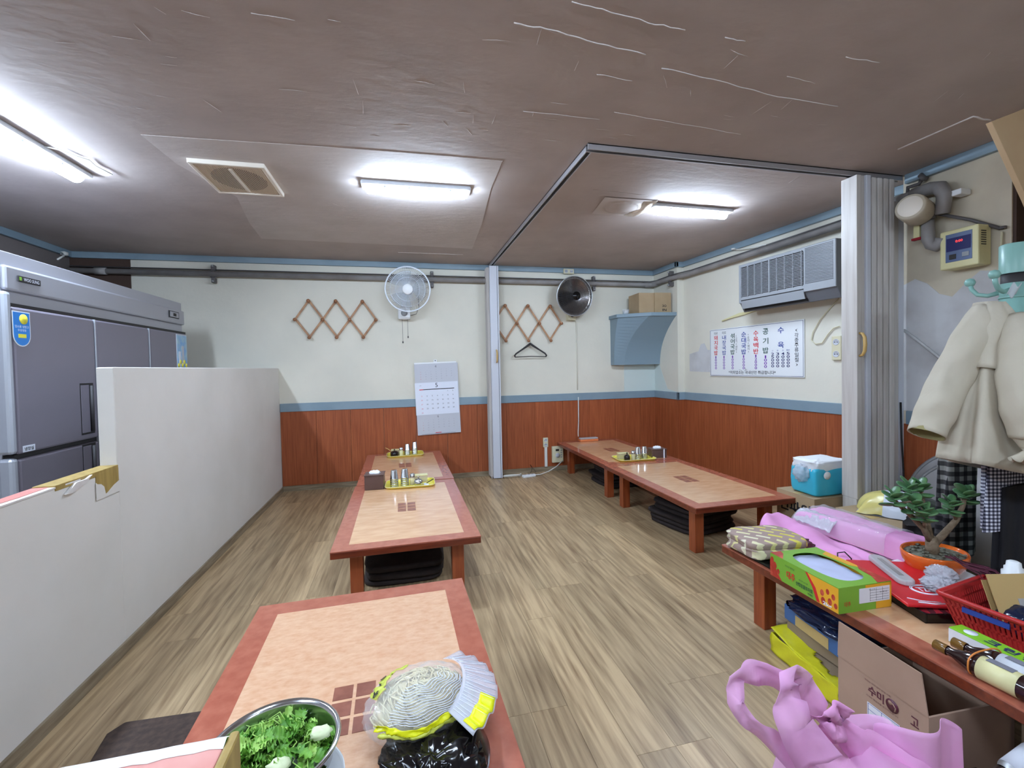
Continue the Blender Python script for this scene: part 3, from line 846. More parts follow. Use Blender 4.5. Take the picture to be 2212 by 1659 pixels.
# round reflector heater
h = thing('wall_heater', 'round dark reflector heater hanging on the back wall beside the peg rack', 'heater', (2.095, BY, 1.98))
box((-.035, -.08, -.05), (.07, 0, .10), 'control_box', 'ivory', h, .006)
mb = MB(); mb.lathe([(.022, 0), (.024, .01), (0, .012)], 18, (0, 0, 0), T(.02, -.08, .01) @ RX(R(90))); mb.build('dial', 'charcoal', h)
mb = MB(); mb.lathe([(.010, 0), (.010, .014), (0, .015)], 12, (0, 0, 0), T(.02, -.083, .01) @ RX(R(90))); mb.build('dial_knob', 'ivory', h)
mb = MB(); mb.tube([(.0, -.04, .08), (0, -.06, .2), (0, -.1, .24)], .02, 10); mb.build('arm', 'steel_soft', h)
hm = T(.005, -.16, .238) @ RX(R(90 + 4)) @ RY(R(6))
prof = [(.02 + .222 * t, .09 * (t ** 1.6) - .05) for t in [i / 8 for i in range(9)]]
mb = MB(); mb.lathe(prof, 40, (0, 0, 0), hm); mb.build('reflector_dish', 'dish', h, 0, .003)
def hring(r, z, w):
    n = 48; m = MB(); m.tube([hm @ Vector((r * math.cos(2 * PI * i / n), r * math.sin(2 * PI * i / n), z)) for i in range(n)], w, 6, closed=True); return m
hring(.246, .045, .006).build('rim', 'steel_soft', h)
for r, z in ((.19, .068), (.13, .082), (.08, .09)): hring(r, z, .0014).build('guard_hoop', 'charcoal', h)
mb = MB()
for k in range(60):
    a0 = 2 * PI * k / 60
    mb.tube([hm @ Vector((r * math.cos(a0), r * math.sin(a0), z)) for r, z in ((.245, .047), (.19, .068), (.13, .083), (.04, .094))], .0019, 3, cap=False)
mb.build('guard_wires', 'charcoal', h)
mb = MB(); mb.lathe([(.045, -.04), (.045, .08), (.052, .085), (.052, .098), (0, .10)], 24, (0, 0, 0), hm); mb.build('heating_core', 'black_gloss', h)
mb = MB(); mb.tube([(.03, -.03, -.05), (.10, -.012, -.06), (.105, -.006, -.5), (.105, -.006, -.95)], .007, 6); mb.build('cord_cover', 'wall_paper', h)
mb = MB(); mb.tube([(.105, -.03, -1.04), (.103, -.03, -1.35), (.092, -.035, -1.5), (.088, -.05, -1.55)], .006, 6); mb.build('power_cord', 'cable_white', h)

# hanger
t = thing('coat_hanger', 'black plastic hanger hanging from the right-hand peg rack', 'hanger', (1.56, BY - .052, 1.655))
mb = MB(); mb.tube([(.01, 0, .035), (-.002, 0, .045), (-.014, 0, .03), (-.008, 0, .012), (0, 0, 0), (0, 0, -.02)], .0028, 6); mb.build('hook', 'steel', t)
mb = MB()
for s in (-1, 1): mb.tube([(0, 0, -.02), (s * .035, 0, -.045), (s * .12, -.004, -.10), (s * .19, -.008, -.145), (s * .208, -.008, -.17), (s * .198, -.008, -.188)], [.014, .014, .010, .010, .011, .008], 8)
mb.tube([(-.2, -.008, -.185), (0, -.008, -.178), (.2, -.008, -.185)], .005, 8)
mb.build('frame', 'charcoal', t)

# corner shelf
s = thing('corner_shelf', 'blue painted corner shelf with a curved box bracket', 'shelf', (0, 0, 0))
mb = MB(); mb.prism([(2.66, BY), (2.655, 5.25), (3.0, 5.0), (3.33, 4.965), (3.33, BY)], 1.945, 1.99); mb.build('shelf_board', 'shelf_blue', s, .004)
mb = MB()
n = 16; fr = []
for i in range(n + 1):
    tt = i / n; z = 1.945 - .60 * tt
    sx = (1 - tt) ** 2.2
    w0 = 2.68; dep = .16 + .29 * sx; cut = .30 * sx
    fr.append([(w0, BY, z), (w0, BY - .10 - .12 * sx, z), (w0 + .14 + .16 * sx, BY - .12 - .34 * sx, z), (3.33, BY - .13 - .37 * sx, z), (3.33, BY, z)])
vs = [p for r in fr for p in r]
fs = [(i * 5 + j, (i + 1) * 5 + j, (i + 1) * 5 + j + 1, i * 5 + j + 1) for i in range(n) for j in range(4)]
fs += [(n * 5, n * 5 + 1, n * 5 + 2, n * 5 + 3, n * 5 + 4)]
mb.add(vs, fs, False); mb.build('curved_bracket', 'shelf_blue', s)
t = thing('cardboard_box', 'small open cardboard box on the blue corner shelf', 'box', (3.10, 5.22, 1.99), R(-4))
W, D, H = .42, .30, .25
def openbox(t, W, D, H, m, th=.006, flaps=(0, 0, 0, 0)):
    box((-W / 2, -D / 2, 0), (W / 2, D / 2, th), 'bottom_panel', m, t)
    for (a, b) in (((-W / 2, -D / 2, 0), (W / 2, -D / 2 + th, H)), ((-W / 2, D / 2 - th, 0), (W / 2, D / 2, H)), ((-W / 2, -D / 2 + th, 0), (-W / 2 + th, D / 2 - th, H)), ((W / 2 - th, -D / 2 + th, 0), (W / 2, D / 2 - th, H))):
        box(a, b, 'side_panel', m, t)
openbox(t, W, D, H, 'cardboard')
box((-.01, -D / 2 - .02, .0), (.21, -D / 2 - .001, H + .0), 'front_flap', 'cardboard', t)
mb = MB(); m_ = T(0, -D / 2 - .0215, 0)
text(mb, '3O', .12, .085, h=.03, w=.055, m=m_, weight=.02); text(mb, 'IN', .12, .035, h=.03, w=.055, m=m_, weight=.02)
mb.build('lettering', 'ink', t)
t = thing('glass_cup', 'small glass with white candle on the corner shelf edge', 'cup', (2.78, 5.24, 1.99))
mb = MB(); mb.lathe([(0, 0), (.04, 0), (.045, .06)], 20); mb.build('glass_wall', 'clear', t, 0, .002)
mb = MB(); mb.lathe([(0, .001), (.034, .001), (.034, .04), (0, .042)], 18); mb.build('wax', 'white_plastic', t)

# outlets
def outlet(name, label, loc, rz, w, h_, n=2, m='ivory'):
    t = thing(name, label, 'outlet', loc, rz)
    box((-w / 2, -.022, -h_ / 2), (w / 2, 0, h_ / 2), 'plate', m, t, .004)
    for i in range(n):
        if h_ >= w: cx, cz = 0, (i - (n - 1) / 2) * h_ / n
        else: cx, cz = (i - (n - 1) / 2) * w / n, 0
        mb = MB(); r = min(w, h_) * .33; mb.lathe([(r, 0), (r, .003), (r * .85, .003), (r * .8, .0005), (0, .0005)], 18, (0, 0, 0), T(cx, -.022, cz) @ RX(R(90))); mb.build('socket', 'paper_grey', t)
        mb = MB()
        for s_ in (-1, 1): mb.lathe([(.004, 0), (.004, .002), (0, .002)], 8, (0, 0, 0), T(cx + s_ * r * .4, -.023, cz) @ RX(R(90)))
        mb.build('socket_holes', 'dark', t)
    return t
outlet('wall_outlet', 'ivory double outlet low on the brown panelling', (1.745, BY - .012, .375), 0, .065, .12)
box((1.73, BY - .03, .063), (1.765, BY - .012, .315), 'cord_cover', 'cable_white', None, .003)
tag(bpy.data.objects['cord_cover.001'] if 'cord_cover.001' in bpy.data.objects else bpy.data.objects['cord_cover'], 'white cable channel below the low wall outlet', 'cable cover')
outlet('wall_outlet', 'ivory outlet near the ceiling above the round heater', (2.09, BY - .036, 2.555), 0, .14, .065)
t = outlet('wall_outlet', 'white outlet beside the folding door under the air conditioner', tuple(mB @ Vector((1.95, 0, 1.45))), WBA, .08, .2)
t = thing('thermostat', 'ivory boiler thermostat low on the panelling beside the far right table', 'thermostat', (1.90, BY - .012, .215))
box((-.075, -.04, -.105), (.075, 0, .105), 'casing', 'ivory', t, .008)
box((-.03, -.0415, .045), (.015, -.039, .07), 'display', 'dark', t)
mb = MB(); mb.lathe([(.030, 0), (.028, .010), (0, .012)], 20, (0, 0, 0), T(-.005, -.04, -.01) @ RX(R(90))); mb.build('dial', 'paper_grey', t)
mb = MB()
for i in range(4): mb.box((.035, -.042, -.04 + i * .028), (.055, -.039, -.028 + i * .028))
mb.build('buttons', 'ac_front', t)
# power strip on the floor
t = thing('power_strip', 'white power strip with coiled cable on the floor by the thermostat', 'power strip', (1.46, 5.26, 0))
box((-.085, -.025, 0), (.085, .025, .03), 'block', 'white_plastic', t, .006, RZ(R(12)))
for i in range(3):
    mb = MB(); mb.lathe([(.016, 0), (.016, .002), (0, .001)], 12, (-.05 + i * .05, (-.05 + i * .05) * .2, .0305)); mb.build('socket', 'paper_grey', t)
mb = MB(); pts = []
for i in range(40):
    a = i / 39 * 4 * PI
    pts.append((-.20 + .11 * math.cos(a) + .0 * i, .04 + .035 * math.sin(a) + .012 * math.sin(a * .5), .007 + .0008 * i))
pts += [(-.07, .06, .012), (-.05, .03, .02)]
mb.tube(pts, .0055, 6); mb.build('coiled_cable', 'cable_white', t)
mb = MB(); mb.tube([(.085, .02, .015), (.16, .04, .01), (.28, .08, .03), (.40, .13, .07), (.50, .17, .13)], .0065, 6); mb.build('plug_cable', 'cable_white', t)
mb = MB(); mb.tube([(.05, .1, .02), (.09, .16, .06), (.07, .18, .11), (.12, .1, .03)], .0025, 5); mb.build('loose_wire', 'dark', t)

# ================================================================== RIGHT WALL OBJECTS
a = thing('air_conditioner', 'grey wall-mounted air conditioner above the menu board', 'air conditioner', tuple(mB @ Vector((1.15, -.001, 0))), WBA)
L, Dp, z0, z1 = .975, .24, 1.84, 2.30
mb = MB(); mb.add([(0, 0, z0 + .03), (0, -Dp + .05, z0 - .0), (0, -Dp, z0 + .09), (0, -Dp, z1), (0, 0, z1)] + [(L, 0, z0 + .03), (L, -Dp + .05, z0), (L, -Dp, z0 + .09), (L, -Dp, z1), (L, 0, z1)],
                  [(0, 1, 2, 3, 4), (9, 8, 7, 6, 5)] + [(i, i + 5, (i + 1) % 5 + 5, (i + 1) % 5) for i in range(5)])
fix_normals(mb.build('casing', 'ac_body', a, .006))
box((.0, -Dp - .012, z0 + .085), (L - .0, -Dp + .002, z1 - .0), 'front_panel', 'ac_front', a, .006)
box((.035, -Dp - .013, z0 + .145), (.70, -Dp - .0115, z1 - .03), 'intake_back', 'dark', a)
mb = MB(); z = z0 + .15
while z < z1 - .035:
    mb.box((.035, -Dp - .022, z), (.70, -Dp - .013, z + .005)); z += .0125
mb.build('intake_slats', 'ac_front', a)
mb = MB(); z = z0 + .15
while z < z1 - .02:
    mb.box((.715, -Dp - .015, z), (.955, -Dp - .012, z + .006)); z += .012
mb.build('ribbed_area', 'ac_body', a)
for i in range(9):
    xx = .035 + i * .0815
    w_ = .012 if i == 4 else .005
    box((xx, -Dp - .025, z0 + .14), (xx + w_, -Dp - .012, z1 - .028), 'grille_rib', 'ac_front', a)
box((.03, -Dp - .014, z0 + .105), (.70, -Dp - .0115, z0 + .113), 'groove', 'dark', a)
mb = MB(); mb.add([(.03, -Dp - .012, z0 + .10), (.70, -Dp - .012, z0 + .10), (.70, -Dp + .006, z0 + .03), (.03, -Dp + .006, z0 + .03)], [(0, 1, 2, 3)]); mb.build('louver', 'ac_front', a, 0, .006)
box((.03, -Dp + .03, z0 + .012), (.70, -Dp + .05, z0 + .035), 'outlet_slot', 'dark', a)
mb = MB(); mm_ = mB
pts = [(1.969, 1.86), (1.90, 1.80), (1.80, 1.70), (1.735, 1.60), (1.72, 1.53), (1.76, 1.495), (1.82, 1.50), (1.87, 1.57), (1.92, 1.62), (1.97, 1.63)]
mb.tube([mm_ @ Vector((p[0], -.012, p[1])) for p in pts], .0045, 6)
tag(mb.build('cable_loop', 'ivory'), 'cream cable looping down below the air conditioner', 'cable')
mb = MB(); mb.prism([(.66, 1.815), (.90, 1.865), (1.16, 1.885), (1.16, 1.87), (1.0, 1.845), (.80, 1.825), (.66, 1.805)], .002, .02, mm_ @ RX(R(90)))
tag(mb.build('paper_strip', 'yellow_ivory'), 'curled cream strip peeling off under the air conditioner', 'strip')
mb = MB(); mb.tube([mm_ @ Vector((p[0], p[1], p[2])) for p in ((.86, -.05, 2.545), (.95, -.06, 2.52), (1.1, -.05, 2.50), (1.3, -.07, 2.475))], .005, 6)
mb.lathe([(.02, 0), (.024, .015), (.0, .02)], 12, tuple(mm_ @ Vector((.87, -.05, 2.535))))
tag(mb.build('cable_hook', 'cable_white'), 'white cable tied at the ceiling trim above the air conditioner', 'cable')

# menu board
g = thing('menu_board', 'white menu board with coloured vertical Korean writing and prices', 'sign', tuple(mB @ Vector((.467, -.002, 1.198))), WBA)
box((0, -.012, 0), (1.185, 0, .525), 'board', 'white_plastic', g, .002)
mb = MB()
for (x0, y0, x1, y1) in ((.008, .008, 1.177, .011), (.008, .514, 1.177, .517), (.008, .011, .011, .514), (1.174, .011, 1.177, .514)): mb.box((x0, -.0132, y0), (x1, -.0121, y1))
mb.build('border_line', 'ink_navy', g)
wt = .012; m_ = T(0, -.0132, 0)
INK = {'red': 'ink_red', 'blue': 'ink_blue', 'green': 'ink_green', 'purple': 'ink_purple', 'navy': 'ink_navy', 'black': 'ink'}
def wr1(k, s, cx, cz, **kw):
    q = MB(); text(q, s, cx, cz, m=m_, **kw); q.build('lettering', INK[k], g)
def wrc(k, s, cx, z1, z0, w, wg=wt):
    q = MB(); vtext(q, s, cx, z1, z0, w, m_, wg); q.build('lettering', INK[k], g)
wr1('black', '따로', .097, .480, w=.055, h=.03); wr1('black', '따로', .221, .478, w=.055, h=.03)
wrc('red', '돼지국밥', .096, .458, .233, .055); wrc('blue', '내장국밥', .220, .453, .231, .055)
wrc('green', '섞어국밥', .343, .465, .232, .058); wrc('blue', '순대국밥', .496, .470, .229, .062)
wrc('red', '수육백반', .652, .470, .228, .062)
for ch, z in zip('공기밥', (.448, .355, .262)): wr1('green', ch, .770, z, w=.066, h=.060, weight=wt)
wr1('blue', '수', .944, .446, w=.068, h=.060, weight=wt); wr1('blue', '육', .944, .307, w=.068, h=.060, weight=wt)
wrc('black', '(고기+내장)', .394, .445, .245, .024, 0); wrc('black', '(순대+돼지)', .557, .448, .243, .024, 0)
for x_, s_ in ((.093, '10000'), (.217, '10000'), (.341, '10000'), (.493, '10000'), (.650, '12000')): wrc('purple', s_, x_, .226, .074, .030)
wrc('purple', '1000', .768, .215, .087, .034)
for x_, s_, q_ in ((.851, '25000', '小'), (.908, '30000', '中'), (.966, '40000', '大'), (1.022, '50000', '特大')):
    wrc('navy', s_, x_, .238, .092, .034); wr1('blue', q_, x_, .255, h=.017)
wrc('black', '(각종주류일절)', 1.11, .455, .095, .040, .006)
wr1('black', '*저희업소는 국내산만 취급합니다*', .585, .044, w=.60, h=.036, weight=.008)
mb = MB()
for (p, q) in (((.43, .075), (.47, .062)), ((.50, .06), (.54, .078)), ((.515, .092), (.52, .07))): mb.tube([(p[0], -.014, p[1]), (q[0], -.016, q[1])], .0012, 5)
mb.build('scratch', 'ink_soft', g)

# ================================================================== REFRIGERATOR
fr = thing('refrigerator', 'large grey steel six-door commercial refrigerator behind the half partition', 'refrigerator', (-2.0, 2.86, 0), R(90))
# local x runs along the row of doors (away from the viewer), -y faces the room
Wd = .647
box((0, .02, .06), (1.95, .78, 2.00), 'body', 'fridge_head', fr, .004)
box((.0, -.004, 1.735), (1.95, .02, 2.005), 'header_panel', 'fridge_head', fr, .004)
box((.0, -.028, 1.80), (1.95, -.003, 1.93), 'header_ridge', 'fridge_head', fr, .012)
for k in range(3):
    x0 = .012 + k * Wd; x1 = x0 + Wd - .016
    for (za, zb, hz0, hz1) in ((.945, 1.715, .99, 1.29), (.10, .920, .62, .905)):
        dr = thing_part = box((x0, -.045, za), (x1, .012, zb), 'door', 'fridge_body', fr, .012)
        hx = x1 - .155
        box((hx - .006, -.0465, hz0 - .012), (hx + .118, -.0445, hz1 + .012), 'handle_recess', 'dark', dr, .006)
        box((hx + .0, -.048, hz0), (hx + .075, -.046, hz1), 'handle_plate', 'fridge_body', dr, .004)
        mb = MB(); mb.tube([(hx + .088, -.054, hz0 + .004), (hx + .088, -.054, hz1 - .004)], .010, 8); mb.build('handle_grip', 'charcoal', dr)
    if k < 2: box((x1 + .002, -.046, .10), (x1 + .014, -.0, 1.715), 'door_gap_strip', 'fridge_trim', fr, .002)
box((-.035, -.046, .95), (.010, .02, 1.79), 'corner_post', 'fridge_trim', fr, .016)
box((-.035, -.046, .06), (.010, .02, .93), 'corner_post', 'fridge_trim', fr, .016)
box((.0, -.03, .922), (1.95, .015, .944), 'middle_seal', 'dark', fr)  # dark strip between the upper and lower doors
box((.0, -.03, 1.716), (1.95, .015, 1.735), 'top_seal', 'dark', fr)
box((.072, -.035, 1.856), (.225, -.029, 1.888), 'badge', 'charcoal', fr, .002)
mb = MB(); text(mb, 'WOO SUNG', .16, 1.872, w=.105, h=.018, m=T(0, -.0358, 0), weight=.01); mb.build('badge_lettering', 'paper', fr)
mb = MB(); mb.box((.08, -.0362, 1.863), (.094, -.0352, 1.881)); mb.build('badge_mark', 'box_green', fr)
box((1.655, -.034, 1.845), (1.83, -.028, 1.905), 'control_panel', 'dark', fr, .002)
box((1.668, -.037, 1.852), (1.815, -.034, 1.898), 'control_face', 'fridge_head', fr, .002)
box((1.72, -.0385, 1.862), (1.77, -.0365, 1.888), 'display', 'dark', fr)
# blue rounded sticker
pl = [(.005, 1.695), (.12, 1.695), (.12, 1.58)]
for i in range(13):
    a = -PI * i / 12; pl.append((.0625 + .0575 * math.cos(a), 1.57 + .06 * math.sin(a)))
def sticker(poly, y, th, nm, m): return MB().prism([(p[0], p[1]) for p in poly], 0, th, T(0, y, 0) @ RX(R(90))).build(nm, m, fr)
sticker(pl[::-1], -.0452, .0012, 'sticker_edge', 'white_plastic')
sticker([((p[0] - .0625) * .9 + .0625, (p[1] - 1.60) * .94 + 1.60) for p in pl][::-1], -.0462, .0012, 'blue_sticker', 'sticker_blue')
mb = MB(); mb.lathe([(.027, 0), (.027, .001), (0, .001)], 20, (0, 0, 0), T(.075, -.0474, 1.655) @ RX(R(90))); mb.box((.038, -.0485, 1.556), (.088, -.0474, 1.576)); mb.build('sticker_sun', 'sticker_yellow', fr)
mb = MB(); text(mb, '업소용 냉장고', .0625, 1.615, w=.09, h=.014, m=T(0, -.0478, 0), weight=.01); text(mb, '우성냉동', .0625, 1.596, w=.055, h=.013, m=T(0, -.0478, 0), weight=.01); mb.build('sticker_lettering', 'paper', fr)
box((.035, -.0465, .952), (.115, -.0452, .985), 'paper_label', 'paper', fr)
mb = MB(); text(mb, '냉장실', .075, .968, w=.06, h=.02, m=T(0, -.047, 0), weight=.02); mb.build('label_lettering', 'ink', fr)
box((1.73, -.0475, 1.30), (1.925, -.0452, 1.705), 'poster_edge', 'paper_grey', fr)
box((1.737, -.049, 1.40), (1.918, -.0474, 1.695), 'poster_photo', 'sky_print', fr)
box((1.76, -.0505, 1.42), (1.80, -.0489, 1.55), 'poster_tower', 'paper', fr); box((1.82, -.0505, 1.43), (1.86, -.0489, 1.60), 'poster_tower', 'paper_grey', fr)
mb = MB()
for i in range(5): mb.lathe([(.02, 0), (.02, .001), (0, .001)], 10, (0, 0, 0), T(1.755 + i * .035, -.0505, 1.425 + .03 * (i % 2)) @ RX(R(90)))
mb.build('poster_flowers', 'sticker_yellow', fr)

# ================================================================== LOW TABLES
def low_table(label, loc, rz=0, group=None, W=.825, L=1.405, H=.37, worn=False, rx=.085, ry=.13):
    t = thing('low_table', label, 'table', loc, rz, group)
    b = .088
    x0, x1, y0, y1 = -W / 2, W / 2, -L / 2, L / 2
    box((x0, y0, H - .042), (x1, y1, H - .004), 'edge_band', 'table_edge', t, .004)
    mb = MB()
    zt = H; zb = H - .006
    for poly in (((x0, y0), (x1, y0), (x1 - b, y0 + b), (x0 + b, y0 + b)), ((x1, y0), (x1, y1), (x1 - b, y1 - b), (x1 - b, y0 + b)),
                 ((x1, y1), (x0, y1), (x0 + b, y1 - b), (x1 - b, y1 - b)), ((x0, y1), (x0, y0), (x0 + b, y0 + b), (x0 + b, y1 - b))):
        mb.prism(poly, zb, zt)
    mb.build('border_frame', 'table_border', t)
    box((x0 + b, y0 + b, zb), (x1 - b, y1 - b, zt - .0005), 'top_panel', 'table_panel_worn' if worn else 'table_panel', t)
    for i in range(2):
        for j in range(3):
            cx = (i - .5) * .066; cy = (j - 1) * .070 + .0
            o = box((cx - .028, cy - .029, zt - .0006), (cx + .028, cy + .029, zt + .0004), 'inlay_tile', 'inlay', t)
    for sx in (-1, 1):
        for sy in (-1, 1):
            cx = sx * (W / 2 - rx - .036); cy = sy * (L / 2 - ry - .036)
            box((cx - .036, cy - .036, 0), (cx + .036, cy + .036, H - .042), 'leg', 'table_leg', t, .003)
    mb = MB()
    for s in (-1, 1):
        mb.box((-W / 2 + rx + .07, s * (L / 2 - ry - .036) - .012, H - .10), (W / 2 - rx - .07, s * (L / 2 - ry - .036) + .012, H - .042))
        mb.box((s * (W / 2 - rx - .036) - .012, -L / 2 + ry + .07, H - .10), (s * (W / 2 - rx - .036) + .012, L / 2 - ry - .07, H - .042))
    mb.build('apron', 'table_leg', t)
    return t
TZ = .37
low_table('low wooden table in the centre row with tissue box and yellow tray', (.0, 3.265, 0), R(.3))
low_table('low wooden table against the back wall under the calendar', (-.004, 4.69, 0), R(.6), L=1.40)
low_table('low wooden table in the right row nearest the viewer, dark tissue box at its back', (2.307, 3.335, 0), R(.0))
low_table('low wooden table at the back right against the wall, orange case on it', (2.312, 4.752, 0), R(.0))
low_table('worn low table in the foreground holding the steel bowl and bean sprouts', (-.167, 1.36, 0), R(1.3), L=1.41, W=.85, worn=True)
low_table('low table on the right edge crowded with boxes, bags and a potted plant', (2.06, 1.37, 0), R(0), L=1.40, W=.83)

# ================================================================== THINGS ON THE TABLES
def tray(loc, rz, label, m='tray_yellow'):
    t = thing('serving_tray', label, 'tray', loc, rz)
    W, D, c = .20, .13, .05
    def ring(k, z):
        pts = []
        for (sx, sy) in ((1, -1), (1, 1), (-1, 1), (-1, -1)):
            for i in range(5):
                a = {(1, -1): -PI / 2, (1, 1): 0, (-1, 1): PI / 2, (-1, -1): PI}[(sx, sy)] + i / 4 * PI / 2
                pts.append((sx * (W - c) + c * math.cos(a) * 1 + k * math.cos(a), sy * (D - c) + c * math.sin(a) + k * math.sin(a), z))
        return pts
    rs = [ring(-.022, .003), ring(-.012, .004), ring(.0, .016), ring(.004, .018), ring(.004, .015), ring(-.01, .0)]
    n = 20; vs = [p for r in rs for p in r]
    fs = [(i * n + j, i * n + (j + 1) % n, (i + 1) * n + (j + 1) % n, (i + 1) * n + j) for i in range(5) for j in range(n)]
    fs += [tuple(range(n)), tuple(5 * n + j for j in range(n))[::-1]]
    mb = MB(); mb.add(vs, fs); o = mb.build('tray_body', m, t)
    mb = MB(); r1 = ring(.0, .0165); r2 = ring(.005, .0185)
    mb.tube([Vector(p) for p in ring(.003, .0175)], .003, 5, closed=True); mb.build('rim', 'tray_cream', t)
    return t
CUP = [None]
def cup_stack(x, y, z, n, where, grp):
    words = ['topmost', 'second from the top', 'third from the top', 'fourth from the top', 'lowest']
    H = .078
    for i in range(n):
        zz = z + (n - 1 - i) * .0155
        w = words[i] if i < n - 1 else 'lowest'
        if CUP[0] is None:
            mb = MB(); mb.lathe([(0, H), (.021, H), (.025, H - .004), (.0315, .012), (.0335, .010), (.0335, .0), (.0315, 0), (.0295, .012), (.022, H - .006), (0, H - .006)], 24)
            CUP[0] = mb.build('steel_cup', 'steel').data
            o = [q for q in col.objects if q.data == CUP[0]][0]
        else:
            o = bpy.data.objects.new('steel_cup', CUP[0]); col.objects.link(o)
        o.location = (x, y, zz)
        tag(o, 'steel cup, %s in the %s' % (w, where), 'cup', grp)
def shaker(x, y, z, label, m='glass'):
    t = thing('spice_jar', label, 'jar', (x, y, z))
    mb = MB(); mb.lathe([(0, 0), (.021, 0), (.022, .004), (.020, .065), (0, .066)], 16); mb.build('jar_body', m, t)
    mb = MB(); mb.lathe([(.022, .064), (.022, .088), (.014, .094), (0, .095)], 16); mb.build('cap', 'steel', t)
def pot(x, y, z, label, m='steel', lid='steel', r=.034):
    t = thing('sauce_pot', label, 'pot', (x, y, z))
    mb = MB(); mb.lathe([(0, 0), (r * .9, 0), (r, .01), (r, .038), (r * .95, .04), (0, .04)], 20); mb.build('pot_body', m, t)
    mb = MB(); mb.lathe([(r * 1.03, .039), (r * .9, .05), (r * .4, .060), (0, .062)], 20); mb.lathe([(.004, .06), (.004, .068), (.008, .072), (.006, .08), (0, .082)], 10); mb.build('lid', lid, t)
def napkin_holder(x, y, z, rz, label, m='glass'):
    t = thing('cutlery_box', label, 'box', (x, y, z), rz)
    box((-.055, -.03, 0), (.055, .03, .055), 'box_body', m, t, .003); box((-.057, -.032, .055), (.057, .032, .063), 'lid', 'tray_cream', t, .002)
def tissue_box(loc, rz, label, w=.15, d=.13, h=.115):
    t = thing('tissue_box', label, 'tissue box', loc, rz)
    box((-w / 2, -d / 2, 0), (w / 2, d / 2, h), 'box_body', 'tissue_box', t, .004)
    box((-w / 2 - .004, -d / 2 - .004, h), (w / 2 + .004, d / 2 + .004, h + .008), 'lid', 'tissue_box', t, .002)
    mb = blob(0, 0, h + .010, .045, .03, .022, 20, 10, 1, .35, 3, 5, flat=h + .006); mb.build('tissue', 'tissue', t)
    return t

# centre row, near tray
ZT = TZ
tray((.035, 3.885, ZT), R(-2), 'yellow tray of cups and jars on the centre table beside the tissue box')
s_ = 'left stack on the centre tray'
cup_stack(-.095, 3.835, ZT + .004, 5, s_, 'cups on the centre tray')
cup_stack(-.010, 3.850, ZT + .004, 5, 'taller stack on the centre tray', 'cups on the centre tray')
shaker(.052, 3.865, ZT + .004, 'glass spice jar with steel cap beside the cups on the centre tray')
pot(.100, 3.815, ZT + .004, 'small steel pot with knobbed lid on the centre tray')
napkin_holder(.125, 3.945, ZT + .004, R(0), 'clear cutlery box at the back of the centre tray')
t = thing('spoon', 'dark-handled spoon lying in the right end of the centre tray', 'spoon', (.185, 3.86, ZT + .012))
mb = MB(); mb.tube([(-.02, -.02, 0), (.02, .01, .012), (.045, .03, .02)], .0035, 6); mb.build('spoon_handle', 'charcoal', t)
mb = blob(-.03, -.03, .002, .016, .011, .004, 14, 8, 1, 0, 1); mb.build('spoon_bowl', 'white_plastic', t)
tag(box((.145, 3.80, ZT + .005), (.185, 3.83, ZT + .010), 'paper_packet', 'paper', None, .001), 'white paper packet in the centre tray beside the spoon', 'packet')
tissue_box((-.250, 3.865, ZT), R(-3), 'dark brown tissue box with white tissue on the centre table')
# centre row, far tray
tray((.0, 5.245, ZT), R(2), 'yellow tray at the back wall under the calendar')
cup_stack(.022, 5.23, ZT + .004, 4, 'left stack on the tray under the calendar', 'cups on the far tray')
cup_stack(.105, 5.25, ZT + .004, 5, 'right stack on the tray under the calendar', 'cups on the far tray')
shaker(-.045, 5.205, ZT + .004, 'pale spice jar left of the cups on the tray under the calendar', 'tray_cream')
pot(-.118, 5.19, ZT + .004, 'dark round sauce pot on the tray under the calendar', 'sauce', 'sauce', .044)
napkin_holder(-.10, 5.275, ZT + .004, 0, 'clear cutlery box behind the dark pot under the calendar')
mb = MB(); mb.tube([(-.15, 5.20, ZT + .055), (-.185, 5.21, ZT + .085), (-.215, 5.215, ZT + .10)], .004, 6); tag(mb.build('ladle_handle', 'tan_plastic'), 'pale thin spoon handle sticking out of the dark sauce pot', 'spoon')
# right row tray
tray((2.30, 4.21, ZT), R(-4), 'yellow tray of cups and jars on the right row tables', 'tray_yellow')
cup_stack(2.325, 4.17, ZT + .004, 4, 'left stack on the right row tray', 'cups on the right tray')
cup_stack(2.405, 4.18, ZT + .004, 4, 'right stack on the right row tray', 'cups on the right tray')
shaker(2.262, 4.15, ZT + .004, 'glass spice jar left of the cups on the right row tray')
pot(2.19, 4.145, ZT + .004, 'small dark sauce pot on the right row tray', 'sauce', 'sauce', .030)
napkin_holder(2.19, 4.235, ZT + .004, R(-6), 'amber clear cutlery box on the right row tray')
t = tissue_box((2.575, 4.22, ZT), R(-8), 'almost black tissue box beside the right row tray', .16, .12, .085)
box((.045, -.064, 0), (.056, -.060, .094), 'white_strip', 'paper', t)
t = thing('pencil_case', 'long orange and clear plastic case on the far right table', 'case', (2.305, 5.39, ZT))
box((-.125, -.035, 0), (.125, .035, .028), 'case_base', 'orange_plastic', t, .008); box((-.123, -.033, .028), (.123, .033, .048), 'case_lid', 'frosted', t, .008)

